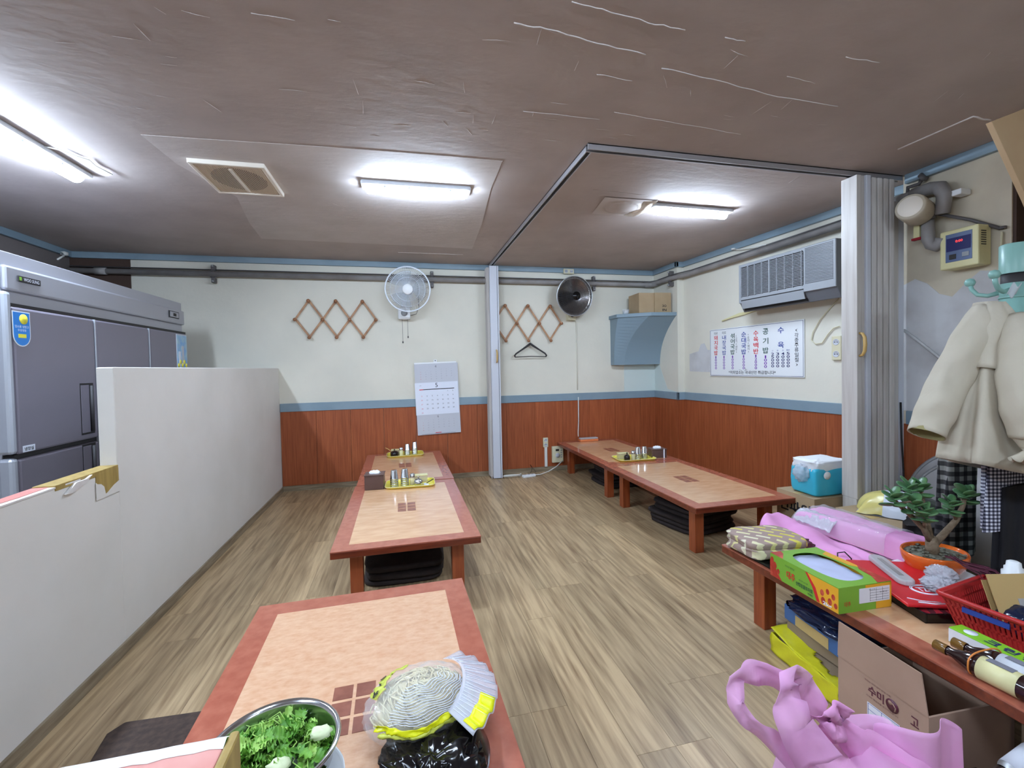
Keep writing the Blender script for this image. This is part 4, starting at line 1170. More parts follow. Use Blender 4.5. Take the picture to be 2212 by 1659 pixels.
# cushions under the tables
def cushion_mesh(s, h, seed):
    return blob(0, 0, h / 2, s / 2, s / 2, h / 2, 32, 10, .35, .05, 1.5, seed)
cm = None
under_c = 'under the centre table'; under_r = 'under the near right table'
def cushions(x, y, n, s, h, where, grp, jit=.015, rz=0):
    global cm
    words = ['lowest', 'second from the bottom', 'third from the bottom', 'fourth from the bottom', 'fifth from the bottom']
    for i in range(n):
        if cm is None or True:
            o = cushion_mesh(s, h, i + int(x * 10)).build('floor_cushion', 'cushion')
        o.location = (x + rnd.uniform(-jit, jit), y + rnd.uniform(-jit, jit), i * h * .93); o.rotation_euler = (0, 0, rz + rnd.uniform(-.06, .06))
        w = 'topmost' if i == n - 1 else words[i]
        tag(o, 'brown cushion, %s of the pile %s' % (w, where), 'cushion', grp)
cushions(-.02, 3.10, 3, .50, .045, under_c, 'cushions under the centre table')
cushions(2.33, 3.30, 5, .52, .042, under_r, 'cushions under the right table', .03, .2)
cushions(2.38, 4.72, 5, .50, .042, 'under the far right table', 'cushions under the far right table', .03)
o = MB().prism([(-1.10, 1.94), (-1.066, 1.99), (-.60, 1.965), (-.60, 1.45), (-1.02, 1.42)], 0, .028).build('floor_mat', 'mat_brown', None, .008)
tag(o, 'flat dark brown cushion on the floor left of the foreground table', 'cushion')

# ---------------------------------------------------------------- foreground table
b = thing('mixing_bowl', 'large steel bowl of green leaves on the foreground table', 'bowl', (-.305, 1.085, TZ + .025))
R0 = .14
mb = MB(); mb.lathe([(0, 0), (.06, .0), (.10, .03), (.125, .07), (.134, .115), (.142, .117), (.144, .121), (.140, .125), (.134, .123), (.129, .115), (.120, .07), (.095, .034), (.057, .004), (0, .004)], 56)
mb.build('bowl_shell', 'steel', b)
b2 = thing('white_bowl', 'white rimmed bowl under the steel bowl of greens', 'bowl', (-.285, 1.075, TZ))
mb = MB(); mb.lathe([(0, 0), (.07, 0), (.11, .02), (.128, .055), (.131, .056), (.125, .05), (.10, .02), (.06, .004), (0, .004)], 48); mb.build('bowl_shell', 'white_plastic', b2)
# leafy greens: crumpled frilly leaves and thin stems, one heap nobody could count
g = MB(); g2 = MB(); g3 = MB()
rl = random.Random(11)
for k in range(120):
    a = rl.uniform(0, 2 * PI); r = .108 * math.sqrt(rl.random()); cx, cy = r * math.cos(a), r * math.sin(a)
    cz = .085 + .045 * (1 - (r / .11) ** 2) + rl.uniform(-.02, .012)
    L = rl.uniform(.035, .075); w = L * rl.uniform(.3, .6)
    m = T(-.305 + cx, 1.085 + cy, TZ + .025 + cz) @ RZ(rl.uniform(0, 2 * PI)) @ RX(rl.uniform(-.7, .7)) @ RY(rl.uniform(-.5, .5))
    def lf(u, v, L=L, w=w, m=m, s=rl.random() * 9):
        x = (u - .5) * L; ww = w * math.sin(PI * min(1, u * .9 + .08)) ** .6
        edge = abs(v - .5) * 2
        fr_ = math.sin(u * 42 + s * 3) * .005 * edge + math.sin(u * 90 + s) * .003 * edge
        y = (v - .5) * ww * (1 + .28 * math.sin(u * 50 + s) * edge)
        z = .010 * math.sin(u * 5 + s) + fr_ - .006 * (1 - edge)
        return tuple(m @ Vector((x, y, z)))
    (g if k % 3 else g2).grid(lf, 22, 5)
for k in range(60):
    a = rl.uniform(0, 2 * PI); r = .105 * math.sqrt(rl.random()); cx, cy = -.305 + r * math.cos(a), 1.085 + r * math.sin(a) - .01
    cz = TZ + .025 + .10 + rl.uniform(0, .025); an = rl.uniform(0, 2 * PI); L = rl.uniform(.02, .05)
    g3.tube([(cx, cy, cz), (cx + L * .5 * math.cos(an), cy + L * .5 * math.sin(an), cz + rl.uniform(0, .012)), (cx + L * math.cos(an + .6), cy + L * math.sin(an + .6), cz + rl.uniform(-.008, .008))], [.0016, .0013, .0008], 5)
gr = thing('salad_greens', 'heap of frilly green salad leaves filling the steel bowl', 'greens', (0, 0, 0))
gr['kind'] = 'stuff'
for m_b, mt_, nm in ((g, 'lettuce', 'leaves'), (g2, 'lettuce_light', 'pale_leaves'), (g3, 'lettuce_light', 'thin_stems')):
    o = m_b.build(nm, mt_, gr); o['kind'] = 'stuff'
mb = blob(-.275, 1.02, TZ + .150, .022, .016, .012, 16, 10, 1, .4, 3, 3); mb.build('white_root', 'stem_white', gr)
mb = blob(-.205, 1.09, TZ + .150, .022, .014, .010, 16, 10, .6, .3, 3, 6); mb.build('white_root', 'stem_white', gr)

# bean sprout bag on a black plastic bag
bb = thing('black_plastic_bag', 'crumpled glossy black plastic bag under the bean sprouts on the foreground table', 'bag', (0, 0, 0))
blob(.04, 1.045, TZ + .035, .105, .13, .040, 56, 30, .9, .32, 2.6, 4, flat=TZ + .001, ridged=True).build('bag_body', 'black_film', bb)
mb = MB()
def flapf(u, v):
    x = .10 + .07 * u + .02 * math.sin(v * 5); y = 1.22 - .26 * v - .02 * u; z = TZ + .085 * (1 - v * .4) * (1 - .9 * abs(u - .5) * 2) + .006
    return (x, y, z)
mb.grid(flapf, 14, 18); mb.build('bag_flap', 'black_film', bb, 0, .002)

sp = thing('bean_sprout_bag', 'clear bag of bean sprouts with yellow printed bands on the foreground table', 'bag', (.022, 1.215, TZ + .086), R(14))
mb = MB()
rs_ = random.Random(8)
for k in range(380):
    th = rs_.uniform(0, 2 * PI); ph = rs_.uniform(-.35, 1.45)
    d = Vector((math.cos(ph) * math.cos(th) * .135, math.cos(ph) * math.sin(th) * .098, math.sin(ph) * .070))
    tn = Vector((-math.sin(th) * .8 + rs_.uniform(-.8, .8), math.cos(th) * .8 + rs_.uniform(-.8, .8), rs_.uniform(-.3, .3))).normalized()
    L = rs_.uniform(.03, .06)
    p0 = d * rs_.uniform(.86, .97); p1 = (p0 + tn * L * .5); p2 = p1 + (tn + Vector((rs_.uniform(-.4, .4), rs_.uniform(-.4, .4), -.2))) * L * .5
    def clampe(p):
        e = math.sqrt((p.x / .135) ** 2 + (p.y / .098) ** 2 + (p.z / .07) ** 2); return p * (.96 / e) if e > .96 else p
    mb.tube([clampe(p0), clampe(p1), clampe(p2)], [.0022, .0020, .0012], 5)
o = mb.build('sprouts', 'sprout', sp); o['kind'] = 'stuff'
blob(0, 0, 0, .118, .082, .058, 30, 18, 1, .05, 3, 2).build('sprout_mass', 'sprout', sp)
def bagf(off, a0=0, a1=1, v0=0, v1=1):
    def f(u, v):
        u = a0 + (a1 - a0) * u; v = v0 + (v1 - v0) * v
        th = u * 2 * PI; ph = (v - .5) * PI
        d = Vector((math.cos(ph) * math.cos(th), math.cos(ph) * math.sin(th), math.sin(ph)))
        n = noise.fractal(d * 3.2 + Vector((3, 1, 7)), 1, 2, 3)
        k = 1 + .10 * (1 - abs(n) * 3) * .5 + off
        return (d.x * .145 * k, d.y * .108 * k, d.z * .076 * k)
    return f
mb = MB(); mb.grid(bagf(0), 64, 34, closeu=True); mb.build('film', 'clear', sp)
# white wavy printed stripes over the film
mb = MB()
for j in range(15):
    v = .60 + j * .020
    f = bagf(.012)
    pts = [f((.62 + .33 * i / 30), v + .012 * math.sin(i * .55 + j * .3)) for i in range(31)]
    mb.tube(pts, .0011, 4)
mb.build('white_stripes', 'paper', sp)
# open frilled mouth of the bag fanning out to the right
def mouth(u, v, z0=0):
    a = (u - .5) * 1.9 - .25
    r = .115 + .095 * v
    fr_ = .007 * math.sin(u * 46) * v
    return (math.cos(a) * r * 1.0, math.sin(a) * r * .95, .030 - .02 * v + fr_ + .03 * math.cos(a * 1.4) * (1 - v))
mb = MB(); mb.grid(lambda u, v: mouth(u, v), 70, 8); mb.build('mouth_film', 'clear_dense', sp, 0, .0008)
mb = MB()
for i in range(26):
    u = .05 + .9 * i / 25
    mb.tube([tuple(Vector(mouth(u, v)) + Vector((0, 0, .0015))) for v in (.1, .4, .7, .95)], .0009, 4)
mb.build('mouth_stripes', 'paper', sp)
def band(name, m, u0, u1, va, vb, off, wob):
    f = bagf(off)
    mb = MB(); mb.grid(lambda u, v: f(u0 + (u1 - u0) * u, va + (vb - va) * v + wob * math.sin(u * 13)), 50, 5); return mb.build(name, m, sp, 0, .0006)
band('yellow_band', 'lime', .58, .93, .53, .585, .05, .020)
band('pale_band', 'lime_pale', .60, .90, .49, .53, .05, .020)
band('top_band', 'lime_pale', .27, .50, .70, .80, .03, .01)
mb = MB(); mb.grid(lambda u, v: tuple(Vector(mouth(.02 + .30 * u, .55 + .42 * v)) + Vector((0, 0, .002))), 20, 4); mb.build('yellow_band', 'lime', sp, 0, .0006)
f = bagf(.05); mb = MB()
for i, ch in enumerate('콩나물'):
    p = Vector(f(.47 - .05 * i, .72)); nrm = Vector((p.x / .021, p.y / .0117, p.z / .0058)).normalized()
    q = Vector((0, 0, 1)).rotation_difference(nrm).to_matrix().to_4x4()
    text(mb, ch, 0, 0, w=.022, h=.022, m=Matrix.Translation(p * 1.005) @ q @ RX(R(-90)) @ RZ(0), weight=.03)
mb.build('lettering', 'ink', sp)

# ================================================================== RIGHT-HAND TABLE CLUTTER
# folded blanket
t = thing('folded_blanket', 'folded yellow, cream and mauve patterned blanket on the table corner', 'blanket', (1.785, 1.915, TZ + .012), R(-8))
def bl_(cz, sx, sy, h, seed): return blob(0, 0, cz, sx, sy, h, 48, 16, .42, .10, 1.6, seed)
bl_(.028, .165, .125, .028, 1).build('lower_fold', 'blanket', t); bl_(.068, .160, .120, .024, 2).build('upper_fold', 'blanket', t)
blob(.145, -.045, .035, .07, .05, .03, 28, 14, .8, .25, 3, 3).build('purple_lining', 'purple_strip', t)
tag(box((1.655, 1.70, TZ), (2.02, 2.02, TZ + .012), 'black_tray', 'black_gloss', None, .004), 'flat black tray under the folded blanket', 'tray')

# tomato carton
t = thing('tomato_carton', 'green and red fruit carton with 2kg on its side at the table edge', 'box', (1.738, 1.535, TZ), R(-2))
# local frame: long side faces the viewer's left (-x); W across x, L along y
Wc, Lc, Hc = .125, .172, .10
box((-Wc, -Lc, 0), (Wc, Lc, .003), 'bottom_panel', 'box_green', t)
box((-Wc, -Lc, .003), (-Wc + .003, Lc, Hc), 'side_panel', 'box_green', t); box((Wc - .003, -Lc, .003), (Wc, Lc, Hc), 'side_panel', 'box_orange', t)
box((-Wc + .003, -Lc, .003), (Wc - .003, -Lc + .003, Hc), 'end_panel', 'box_green', t); box((-Wc + .003, Lc - .003, .003), (Wc - .003, Lc, Hc), 'end_panel', 'box_green', t)
# lid with an oval window
mb = MB(); n = 40; vs = []
for i in range(n):
    a = 2 * PI * i / n; ex, ey = math.copysign(abs(math.cos(a)) ** .7, math.cos(a)) * .082, math.copysign(abs(math.sin(a)) ** .7, math.sin(a)) * .135
    c = max(abs(math.cos(a)) / Wc, abs(math.sin(a)) / Lc)
    vs += [(ex, ey, Hc + .001), (math.cos(a) / c, math.sin(a) / c, Hc + .001)]
fs = [(2 * i, 2 * i + 1, (2 * i + 3) % (2 * n), (2 * i + 2) % (2 * n)) for i in range(n)]
mb.add(vs, fs); mb.build('lid', 'box_green', t, 0, .0015)
box((-Wc + .005, -Lc + .005, .02), (Wc - .005, Lc - .005, .035), 'liner', 'box_inside', t)
mb = MB(); mb.grid(lambda u, v: ((u - .5) * .18, (v - .5) * .28, Hc - .014 + .008 * noise.noise(Vector((u * 3, v * 5, 2)))), 16, 24); mb.build('plastic_sheet', 'box_inside', t)
mL = T(-Wc - .0006, 0, 0) @ RZ(R(-90))       # (u,0,v) on the left long side, u runs towards the viewer
def tom(cx, cz, r, m0, nm='printed_tomato'):
    mb = MB(); mb.lathe([(r, 0), (r * .7, .0006), (0, .001)], 14, (0, 0, 0), m0 @ T(cx, 0, cz) @ RX(R(90)), sx=.8, sy=1.15); mb.build(nm, 'tomato', t)
mb = MB(); mb.prism([(.02, .099), (.172, .099), (.172, .001), (.075, .001), (.07, .04)][::-1], 0, .0006, mL @ RX(R(90))); mb.build('orange_print', 'box_orange', t)
mb = MB(); mb.prism([(-.172, .075), (-.155, .07), (-.13, .03), (-.105, .001), (-.172, .001)][::-1], 0, .0006, mL @ RX(R(90))); mb.build('red_print', 'tomato', t)
mb = MB(); mb.prism([(.02, .1), (.055, .05), (.075, .003), (.09, .003), (.07, .055), (.03, .1)][::-1], 0, .0010, mL @ RX(R(90))); mb.build('red_stripe', 'red_folder', t)
for cx, cz, r in ((-.16, .075, .012), (-.145, .055, .014), (-.16, .035, .015), (-.14, .02, .014), (-.125, .035, .010), (.10, .05, .016), (.125, .065, .014), (.15, .055, .015), (.105, .02, .018), (.135, .03, .017), (.16, .025, .014)):
    tom(cx, cz, r, mL)
mb = MB(); mm2 = mL @ T(0, -.0014, 0)
text(mb, '대추', -.055, .045, w=.045, h=.034, m=mm2, weight=.02); mb.build('lettering', 'ink_red', t)
mb = MB(); text(mb, '산청방울토마토', .015, .030, w=.085, h=.018, m=mm2, weight=.02); text(mb, '지리산 청정골', -.06, .080, w=.05, h=.009, m=mm2); text(mb, '박혜란', .045, .012, w=.025, h=.010, m=mm2, weight=.01); text(mb, '깨끗한 농산물', .01, .050, w=.045, h=.007, m=mm2); mb.build('lettering', 'ink_green', t)
mb = MB(); text(mb, '2kg', .125, .012, w=.04, h=.018, m=mL @ T(0, -.0022, 0), weight=.03); mb.build('lettering', 'paper', t)
mE = T(0, -Lc - .0006, 0)
mb = MB(); mb.box((-.03, -.0012, .03), (.115, 0, .088), mE); mb.build('white_label', 'white_label', t)
mb = MB()
for i in range(5): mb.box((.02, -.0016, .036 + i * .010), (.11, -.0012, .0368 + i * .010), mE)
for i in range(3): mb.box((.02 + i * .03, -.0016, .034), (.0208 + i * .03, -.0012, .085), mE)
text(mb, '생산자', .03, .080, w=.03, h=.006, m=mE @ T(0, -.0014, 0)); text(mb, '박 혜 란', .085, .065, w=.035, h=.007, m=mE @ T(0, -.0014, 0)); mb.build('label_lettering', 'ink', t)
mb = MB(); mb.box((.05, -.0008, .001), (.124, 0, .030), mE); mb.box((.115, -.0008, .03), (.124, 0, .099), mE); mb.box((.0, -.0008, .088), (.124, 0, .099), mE); mb.build('orange_print', 'box_orange', t)
mb = MB(); text(mb, '대추', -.085, .035, w=.03, h=.02, m=mE @ T(0, -.001, 0)); mb.build('lettering', 'ink_red', t)
mb = MB(); mb.prism([(-.124, .171), (-.124, .10), (-.08, .145), (-.07, .171)][::-1], Hc + .0022, Hc + .003); mb.build('red_corner_print', 'tomato', t); mb = MB(); mb.prism([(.06, -.171), (.124, -.171), (.124, -.03), (.10, -.06), (.09, -.12)][::-1], Hc + .0022, Hc + .003); mb.build('red_corner_print', 'tomato', t)
mb = MB(); mb.prism([(.085, .10), (.124, .12), (.124, -.06), (.095, -.02)][::-1], Hc + .0022, Hc + .0028); mb.build('orange_print', 'box_orange', t)

# pink bags on the table
t = thing('pink_bag', 'matte pink non-woven bag lying between the blanket and the red folder', 'bag', (0, 0, 0))
def pkf(u, v):
    # v from the far left corner to the near right, u across
    cx = 2.02 + .10 * v; cy = 2.13 - .50 * v
    w = .09 + .085 * math.sin(PI * min(1, .15 + v)) - .03 * v
    dx, dy = .93, .36
    s = (u - .5) * 2 * w
    z = TZ + .012 + (.060 * (1 - (2 * u - 1) ** 4) ** .7) * (1 - .45 * v) + .012 * noise.noise(Vector((u * 3, v * 4, 1))) + .20 * max(0, .22 - v) + .010 * math.sin(u * 7 + v * 9)
    return (cx + dx * s, cy + dy * s, z)
mb = MB(); mb.grid(pkf, 24, 34); mb.build('bag_body', 'pink_cloth', t, 0, .003)
mb = MB()
def pk2(u, v):
    x = 1.86 + .17 * u + .05 * v; y = 1.66 + .12 * v - .05 * u; z = TZ + .006 + .04 * v * (1 - u * .3) + .006 * math.sin(u * 9)
    return (x, y, z)
mb.grid(pk2, 14, 12); mb.build('bag_flap', 'pink_cloth', t, 0, .003)
t = thing('pink_package', 'long pink package in clear film along the far table edge', 'package', (2.375, 1.90, TZ), R(8))
def pq(u, v):
    x = (u - .5) * .24; y = (v - .5) * .62
    h = .10 * (1 - abs(2 * u - 1) ** 10) ** .5 * (1 - abs(2 * v - 1) ** 14) ** .5
    return (x, y, h + .008 * noise.noise(Vector((u * 4, v * 6, 5))) + .004 + .006 * math.sin(v * 3 + u * 5))
mb = MB(); mb.grid(pq, 24, 40); mb.add([(-.12, -.31, .001), (.12, -.31, .001), (.12, .31, .001), (-.12, .31, .001)], [(0, 1, 2, 3)]); mb.build('paper_wrap', 'pink_cloth', t)
def pqc(u, v):
    p = Vector(pq(u, v * .8 + .2)); p.z += .010 + .010 * noise.noise(Vector((u * 9, v * 14, 3))); p.x = p.x * 1.08; return tuple(p)
mb = MB(); mb.grid(pqc, 40, 60); mb.build('clear_film', 'clear', t)
mb = MB(); mb.grid(lambda u, v: (-.165 + .16 * u + .04 * v, .05 + .24 * v, .03 + .075 * math.sin(PI * (u * .8 + .1)) + .010 * noise.noise(Vector((u * 9, v * 12, 2)))), 30, 36); mb.build('film_fold', 'clear_dense', t, 0, .001)

# potted succulent
t = thing('potted_succulent', 'small jade tree in a glossy orange pot on the crowded table', 'plant', (2.30, 1.50, TZ + .008))
mb = MB(); mb.lathe([(0, 0), (.07, 0), (.085, .01), (.12, .045), (.134, .08), (.136, .10), (.132, .107), (.124, .104), (.122, .09), (0, .088)], 48, sx=1, sy=.8); mb.build('pot', 'pot_orange', t)
mb = MB(); mb.lathe([(.122, .092), (.08, .097), (0, .10)], 28, sx=1, sy=.8); mb.build('soil', 'soil', t)
peb = MB()
for k in range(46):
    a = rl.uniform(0, 2 * PI); r = rl.uniform(.02, .112)
    q = blob(r * math.cos(a), r * math.sin(a) * .8, .100 + rl.uniform(0, .004), rl.uniform(.006, .014), rl.uniform(.005, .010), .005, 8, 5, 1, .2, 2, k)
    peb.add(q.v, q.f, True)
o = peb.build('pebbles', 'soil', t); o['kind'] = 'stuff'
br = MB()
tips = []
def branch(pts, r0, r1):
    n = len(pts); br.tube(pts, [r0 + (r1 - r0) * i / (n - 1) for i in range(n)], 9); tips.append((Vector(pts[-1]), (Vector(pts[-1]) - Vector(pts[-2])).normalized()))
branch([(-.01, 0, .09), (-.012, 0, .13), (-.02, 0, .17)], .028, .020)
branch([(-.015, 0, .14), (-.06, .0, .21), (-.13, .01, .28), (-.20, .01, .335), (-.235, 0, .36)], .014, .007)
branch([(-.018, 0, .15), (-.03, .01, .24), (-.035, .02, .32), (-.05, .02, .38)], .014, .006)
branch([(-.01, 0, .13), (.04, -.01, .18), (.10, -.02, .24), (.14, -.02, .30), (.16, -.02, .34)], .016, .007)
branch([(-.06, 0, .21), (-.09, -.02, .25), (-.10, -.03, .29)], .007, .005)
branch([(-.13, .01, .28), (-.11, .03, .34), (-.10, .03, .38)], .007, .005)
branch([(.10, -.02, .24), (.07, -.03, .28), (.05, -.03, .31)], .007, .005)
branch([(.14, -.02, .30), (.17, 0, .33), (.21, 0, .33)], .006, .004)
branch([(-.20, .01, .335), (-.17, -.02, .35), (-.16, -.03, .33)], .006, .004)
br.build('trunk', 'bark', t)
lfm = None
for (p, d) in tips[1:]:
    for k in range(10):
        a = k * 2.4; el = .25 + .13 * k
        m = Matrix.Translation(p + Vector((0, 0, -.03 + .006 * k))) @ RZ(a) @ RY(-el * .8 + .35) @ RX(rl.uniform(-.6, .6)) @ T(.024, 0, 0)
        if lfm is None:
            q = blob(0, 0, 0, .025, .0155, .0042, 14, 6, .85, 0, 1)
            o = q.build('leaf', 'leaf', t); lfm = o.data
        else:
            o = bpy.data.objects.new('leaf', lfm); col.objects.link(o); o.parent = t
        s = rl.uniform(.85, 1.35)
        o.matrix_local = m @ Matrix.Scale(s, 4)
t = thing('plate', 'white plate under the orange plant pot', 'plate', (2.29, 1.49, TZ))
mb = MB(); mb.lathe([(0, 0), (.10, 0), (.155, .012), (.158, .015), (.153, .016), (.10, .006), (0, .005)], 44); mb.build('plate_disc', 'white_plastic', t)
# move pot to stand on the plate: plate top is 6 mm above the table

# red folder on a black tray, clear case, crumpled film
t = thing('red_folder', 'bright red folder with round white emblem lying on the black tray', 'folder', (2.03, 1.42, TZ + .038), R(-22))
box((-.13, -.20, 0), (.13, .20, .012), 'folder_body', 'red_folder', t, .004)
mb = MB(); n = 40
for r_ in (.050, .044): mb.tube([(.015 + r_ * math.cos(2 * PI * i / n), -.075 + r_ * math.sin(2 * PI * i / n) * .8, .0125) for i in range(n)], .0022, 4, closed=True)
mb.build('emblem_ring', 'paper', t)
mb = MB(); text(mb, 'TZU', .015, .0, w=.055, h=.034, m=T(0, -.075, .0135) @ RX(R(-90)) @ RZ(0), weight=.03); mb.build('emblem_lettering', 'paper', t)
mb = MB(); mb.tube([(-.08, -.18, .0125), (-.03, -.19, .0125), (.03, -.182, .0125)], .003, 4); mb.tube([(-.10, -.15, .0125), (-.06, -.17, .0125), (0, -.175, .0125)], .002, 4); mb.build('white_stripe', 'paper', t)
t = thing('black_tray', 'shallow black tray holding a red checked scarf', 'tray', (1.975, 1.36, TZ), R(-16))
box((-.085, -.155, 0), (.10, .13, .004), 'tray_base', 'black_gloss', t, .002)
for a_, b_ in (((-.085, -.155, .004), (-.079, .13, .036)), ((.094, -.155, .004), (.10, .13, .036)), ((-.079, -.155, .004), (.094, -.149, .036)), ((-.079, .124, .004), (.094, .13, .036))):
    box(a_, b_, 'tray_side', 'black_gloss', t, .002)
blob(.01, -.02, .018, .075, .11, .017, 28, 12, .6, .2, 4, 9, flat=.006).build('scarf_in_tray', 'plaid_red', t)
t = thing('glasses_case', 'long clear frosted plastic case on the red folder', 'case', (2.045, 1.50, TZ + .052), R(-28))
rr_ = MB(); rr_.prism([(.032 * math.cos(a) , .105 + .032 * math.sin(a)) for a in [PI * i / 8 for i in range(9)]] + [(.032 * math.cos(a), -.105 + .032 * math.sin(a)) for a in [PI + PI * i / 8 for i in range(9)]], 0, .022)
rr_.build('case_shell', 'frosted', t, .006)
box((-.010, -.085, .0225), (.008, .085, .0235), 'dark_insert', 'pipe_grey', t)
t = thing('keyring_strap', 'thin black looped strap behind the carton', 'strap', (1.99, 1.66, TZ + .006))
mb = MB(); mb.tube([(0, 0, 0), (-.02, .02, .03), (-.01, .03, .06), (.02, .02, .065), (.035, 0, .04), (.03, -.01, .01)], .003, 6); mb.tube([(-.03, 0, 0), (-.05, -.03, .006), (-.01, -.05, .004), (.02, -.02, .004)], .004, 6); mb.build('strap_loop', 'black_gloss', t)
t = thing('crumpled_plastic', 'crumpled clear plastic bag beside the red basket', 'plastic', (0, 0, 0))
blob(2.075, 1.325, TZ + .070, .055, .05, .020, 60, 34, 1, .42, 4.5, 12, ridged=True).build('film', 'clear_dense', t)
blob(2.14, 1.37, TZ + .085, .042, .04, .028, 40, 24, 1, .4, 4.5, 15, ridged=True).build('film', 'clear_dense', t)

# purple strips between the pot and the basket
t = thing('purple_ribbons', 'dark purple glossy plastic strips spilling over the basket', 'ribbon', (0, 0, 0))
mb = MB()
for k in range(16):
    o_ = rl.uniform(-.03, .03); q = rl.uniform(-.04, .05)
    pts = [(2.24 + o_ * .3, 1.40 + o_, TZ + .135 + rl.uniform(-.01, .01)), (2.22 + q * .5, 1.33 + o_, TZ + .13), (2.19 + q, 1.25 + o_ * .7, TZ + .13 + rl.uniform(0, .02)), (2.15 + q * 1.6, 1.19 + o_ * .5, TZ + .12), (2.10 + q * 1.8, 1.12, TZ + .11)]
    w = rl.uniform(.004, .008)
    v0 = []
    for p in pts: v0 += [(p[0] - w, p[1] - w, p[2]), (p[0] + w, p[1] + w * .4, p[2] + .002)]
    mb.add(v0, [(2 * i, 2 * i + 1, 2 * i + 3, 2 * i + 2) for i in range(4)], True)
mb.build('strips', 'purple_strip', t, 0, .001)['kind'] = 'stuff'

# red basket with slots
t = thing('red_basket', 'red slotted plastic basket on the near end of the crowded table', 'basket', (2.06, 1.02, TZ), R(8))
bw, bl2, bh = .15, .21, .125
def wallslots(p0, p1, q0, q1, nslots, nm):
    """p: top edge ends, q: bottom edge ends; upright bars between a solid rim band and base band"""
    P0, P1, Q0, Q1 = map(Vector, (p0, p1, q0, q1))
    nrm = (P1 - P0).cross(Q0 - P0).normalized() * .002
    def quad(u0, u1, v0, v1, mb):
        pts = []
        for (u, v) in ((u0, v0), (u1, v0), (u1, v1), (u0, v1)):
            a = P0.lerp(P1, u); b_ = Q0.lerp(Q1, u); pts.append(a.lerp(b_, v))
        mb.add([p - nrm for p in pts] + [p + nrm for p in pts], [(3, 2, 1, 0), (4, 5, 6, 7), (0, 1, 5, 4), (1, 2, 6, 5), (2, 3, 7, 6), (3, 0, 4, 7)])
    mb = MB()
    for (a, b_) in ((0, .12), (.26, .30), (.60, .65), (.92, 1)): quad(0, 1, a, b_, mb)
    for i in range(nslots + 1):
        u = i / nslots; quad(max(0, u - .28 / nslots), min(1, u + .28 / nslots), .1, .95, mb)
    return mb.build('slotted_side', 'red_basket', t)
tp = [(-bw, -bl2, bh), (bw, -bl2, bh), (bw, bl2, bh), (-bw, bl2, bh)]
bt = [(-bw + .035, -bl2 + .035, .004), (bw - .035, -bl2 + .035, .004), (bw - .035, bl2 - .035, .004), (-bw + .035, bl2 - .035, .004)]
for i in range(4): wallslots(tp[i], tp[(i + 1) % 4], bt[i], bt[(i + 1) % 4], 20 if i % 2 == 0 else 30, '')
box((-bw + .035, -bl2 + .035, 0), (bw - .035, bl2 - .035, .004), 'basket_floor', 'red_basket', t)
mb = MB(); mb.tube([(-bw - .006, -bl2, bh), (-bw, -bl2 - .006, bh), (bw, -bl2 - .006, bh), (bw + .006, -bl2, bh), (bw + .006, bl2, bh), (bw, bl2 + .006, bh), (-bw, bl2 + .006, bh), (-bw - .006, bl2, bh)], .0085, 8, closed=True); mb.build('rim', 'red_basket', t)
mb = MB(); text(mb, 'PLASTIC', 0, 0, w=.10, h=.014, m=T(-bw + .012, .10, bh - .03) @ RZ(R(-90)), weight=.02) if False else mb.box((-bw - .001, .03, bh - .040), (-bw + .006, .15, bh - .022)); mb.build('blue_print', 'ink_blue', t)
t = thing('navy_pouch', 'dark navy pouch inside the red basket', 'pouch', (2.08, 1.09, TZ + .006), R(-10))
blob(0, 0, .05, .07, .06, .05, 28, 16, .8, .15, 2, 8, flat=.001).build('pouch_body', 'navy_film', t)

# kraft envelope leaning in the basket
t = thing('kraft_envelope', 'open brown kraft envelope standing in the red basket', 'envelope', (2.10, 1.075, TZ + .055), R(-14))
me_ = RX(R(-22))
box((-.10, -.003, 0), (.20, 0, .155), 'back_sheet', 'kraft', t, 0, me_); box((-.10, .022, 0), (.20, .025, .135), 'front_sheet', 'kraft', t, 0, me_)
box((-.02, -.0045, .0), (.20, -.003, .075), 'clear_window', 'frosted', t, 0, me_)

# squeeze bottle
t = thing('squeeze_bottle', 'clear bottle with white stepped screw cap at the right edge', 'bottle', (2.245, 1.20, TZ))
mb = MB(); mb.lathe([(0, 0), (.036, 0), (.040, .006), (.040, .10), (.034, .125), (.026, .135), (.026, .14)], 24); mb.build('bottle_body', 'clear_dense', t)
mb = MB(); mb.lathe([(.034, .132), (.034, .158), (.027, .160), (.027, .175), (.022, .178), (.020, .196), (.013, .20), (0, .20)], 24); mb.build('cap', 'white_plastic', t)
mb = MB(); mb.lathe([(0, .003), (.036, .003), (.036, .07), (0, .07)], 20); mb.build('dark_contents', 'purple_strip', t)

# wrap box and two banded bottles
t = thing('wrap_box', 'green and yellow long cling film box in front of the red basket', 'box', (1.835, .985, TZ), R(-1))
box((-.029, -.15, 0), (.029, .15, .052), 'carton', 'wrap_green', t, .002)
box((-.0295, -.15, .002), (-.0288, .15, .048), 'side_print', 'white_label', t)
mb = MB(); mb.prism([(-.028, -.15), (.028, -.15), (.028, -.02), (-.01, -.08)], .0521, .0526); mb.build('yellow_print', 'wrap_yellow', t)
mb = MB(); mb.prism([(-.028, -.15), (.028, -.15), (.028, -.13), (-.028, -.118)], .0527, .0530); mb.build('blue_print', 'sticker_blue', t)
mb = MB(); mtop = T(0, 0, .0531) @ RZ(R(-90)) @ RX(R(-90))
for i, ch in enumerate('크린랩'): text(mb, ch, -.045 + i * .045, 0, w=.034, h=.03, m=mtop, weight=.03)
mb.build('lettering', 'ink_navy', t)
mb = MB(); mb.lathe([(.018, 0), (.018, .0006), (0, .0006)], 20, (0, .105, .0522)); mb.build('round_mark', 'paper', t)
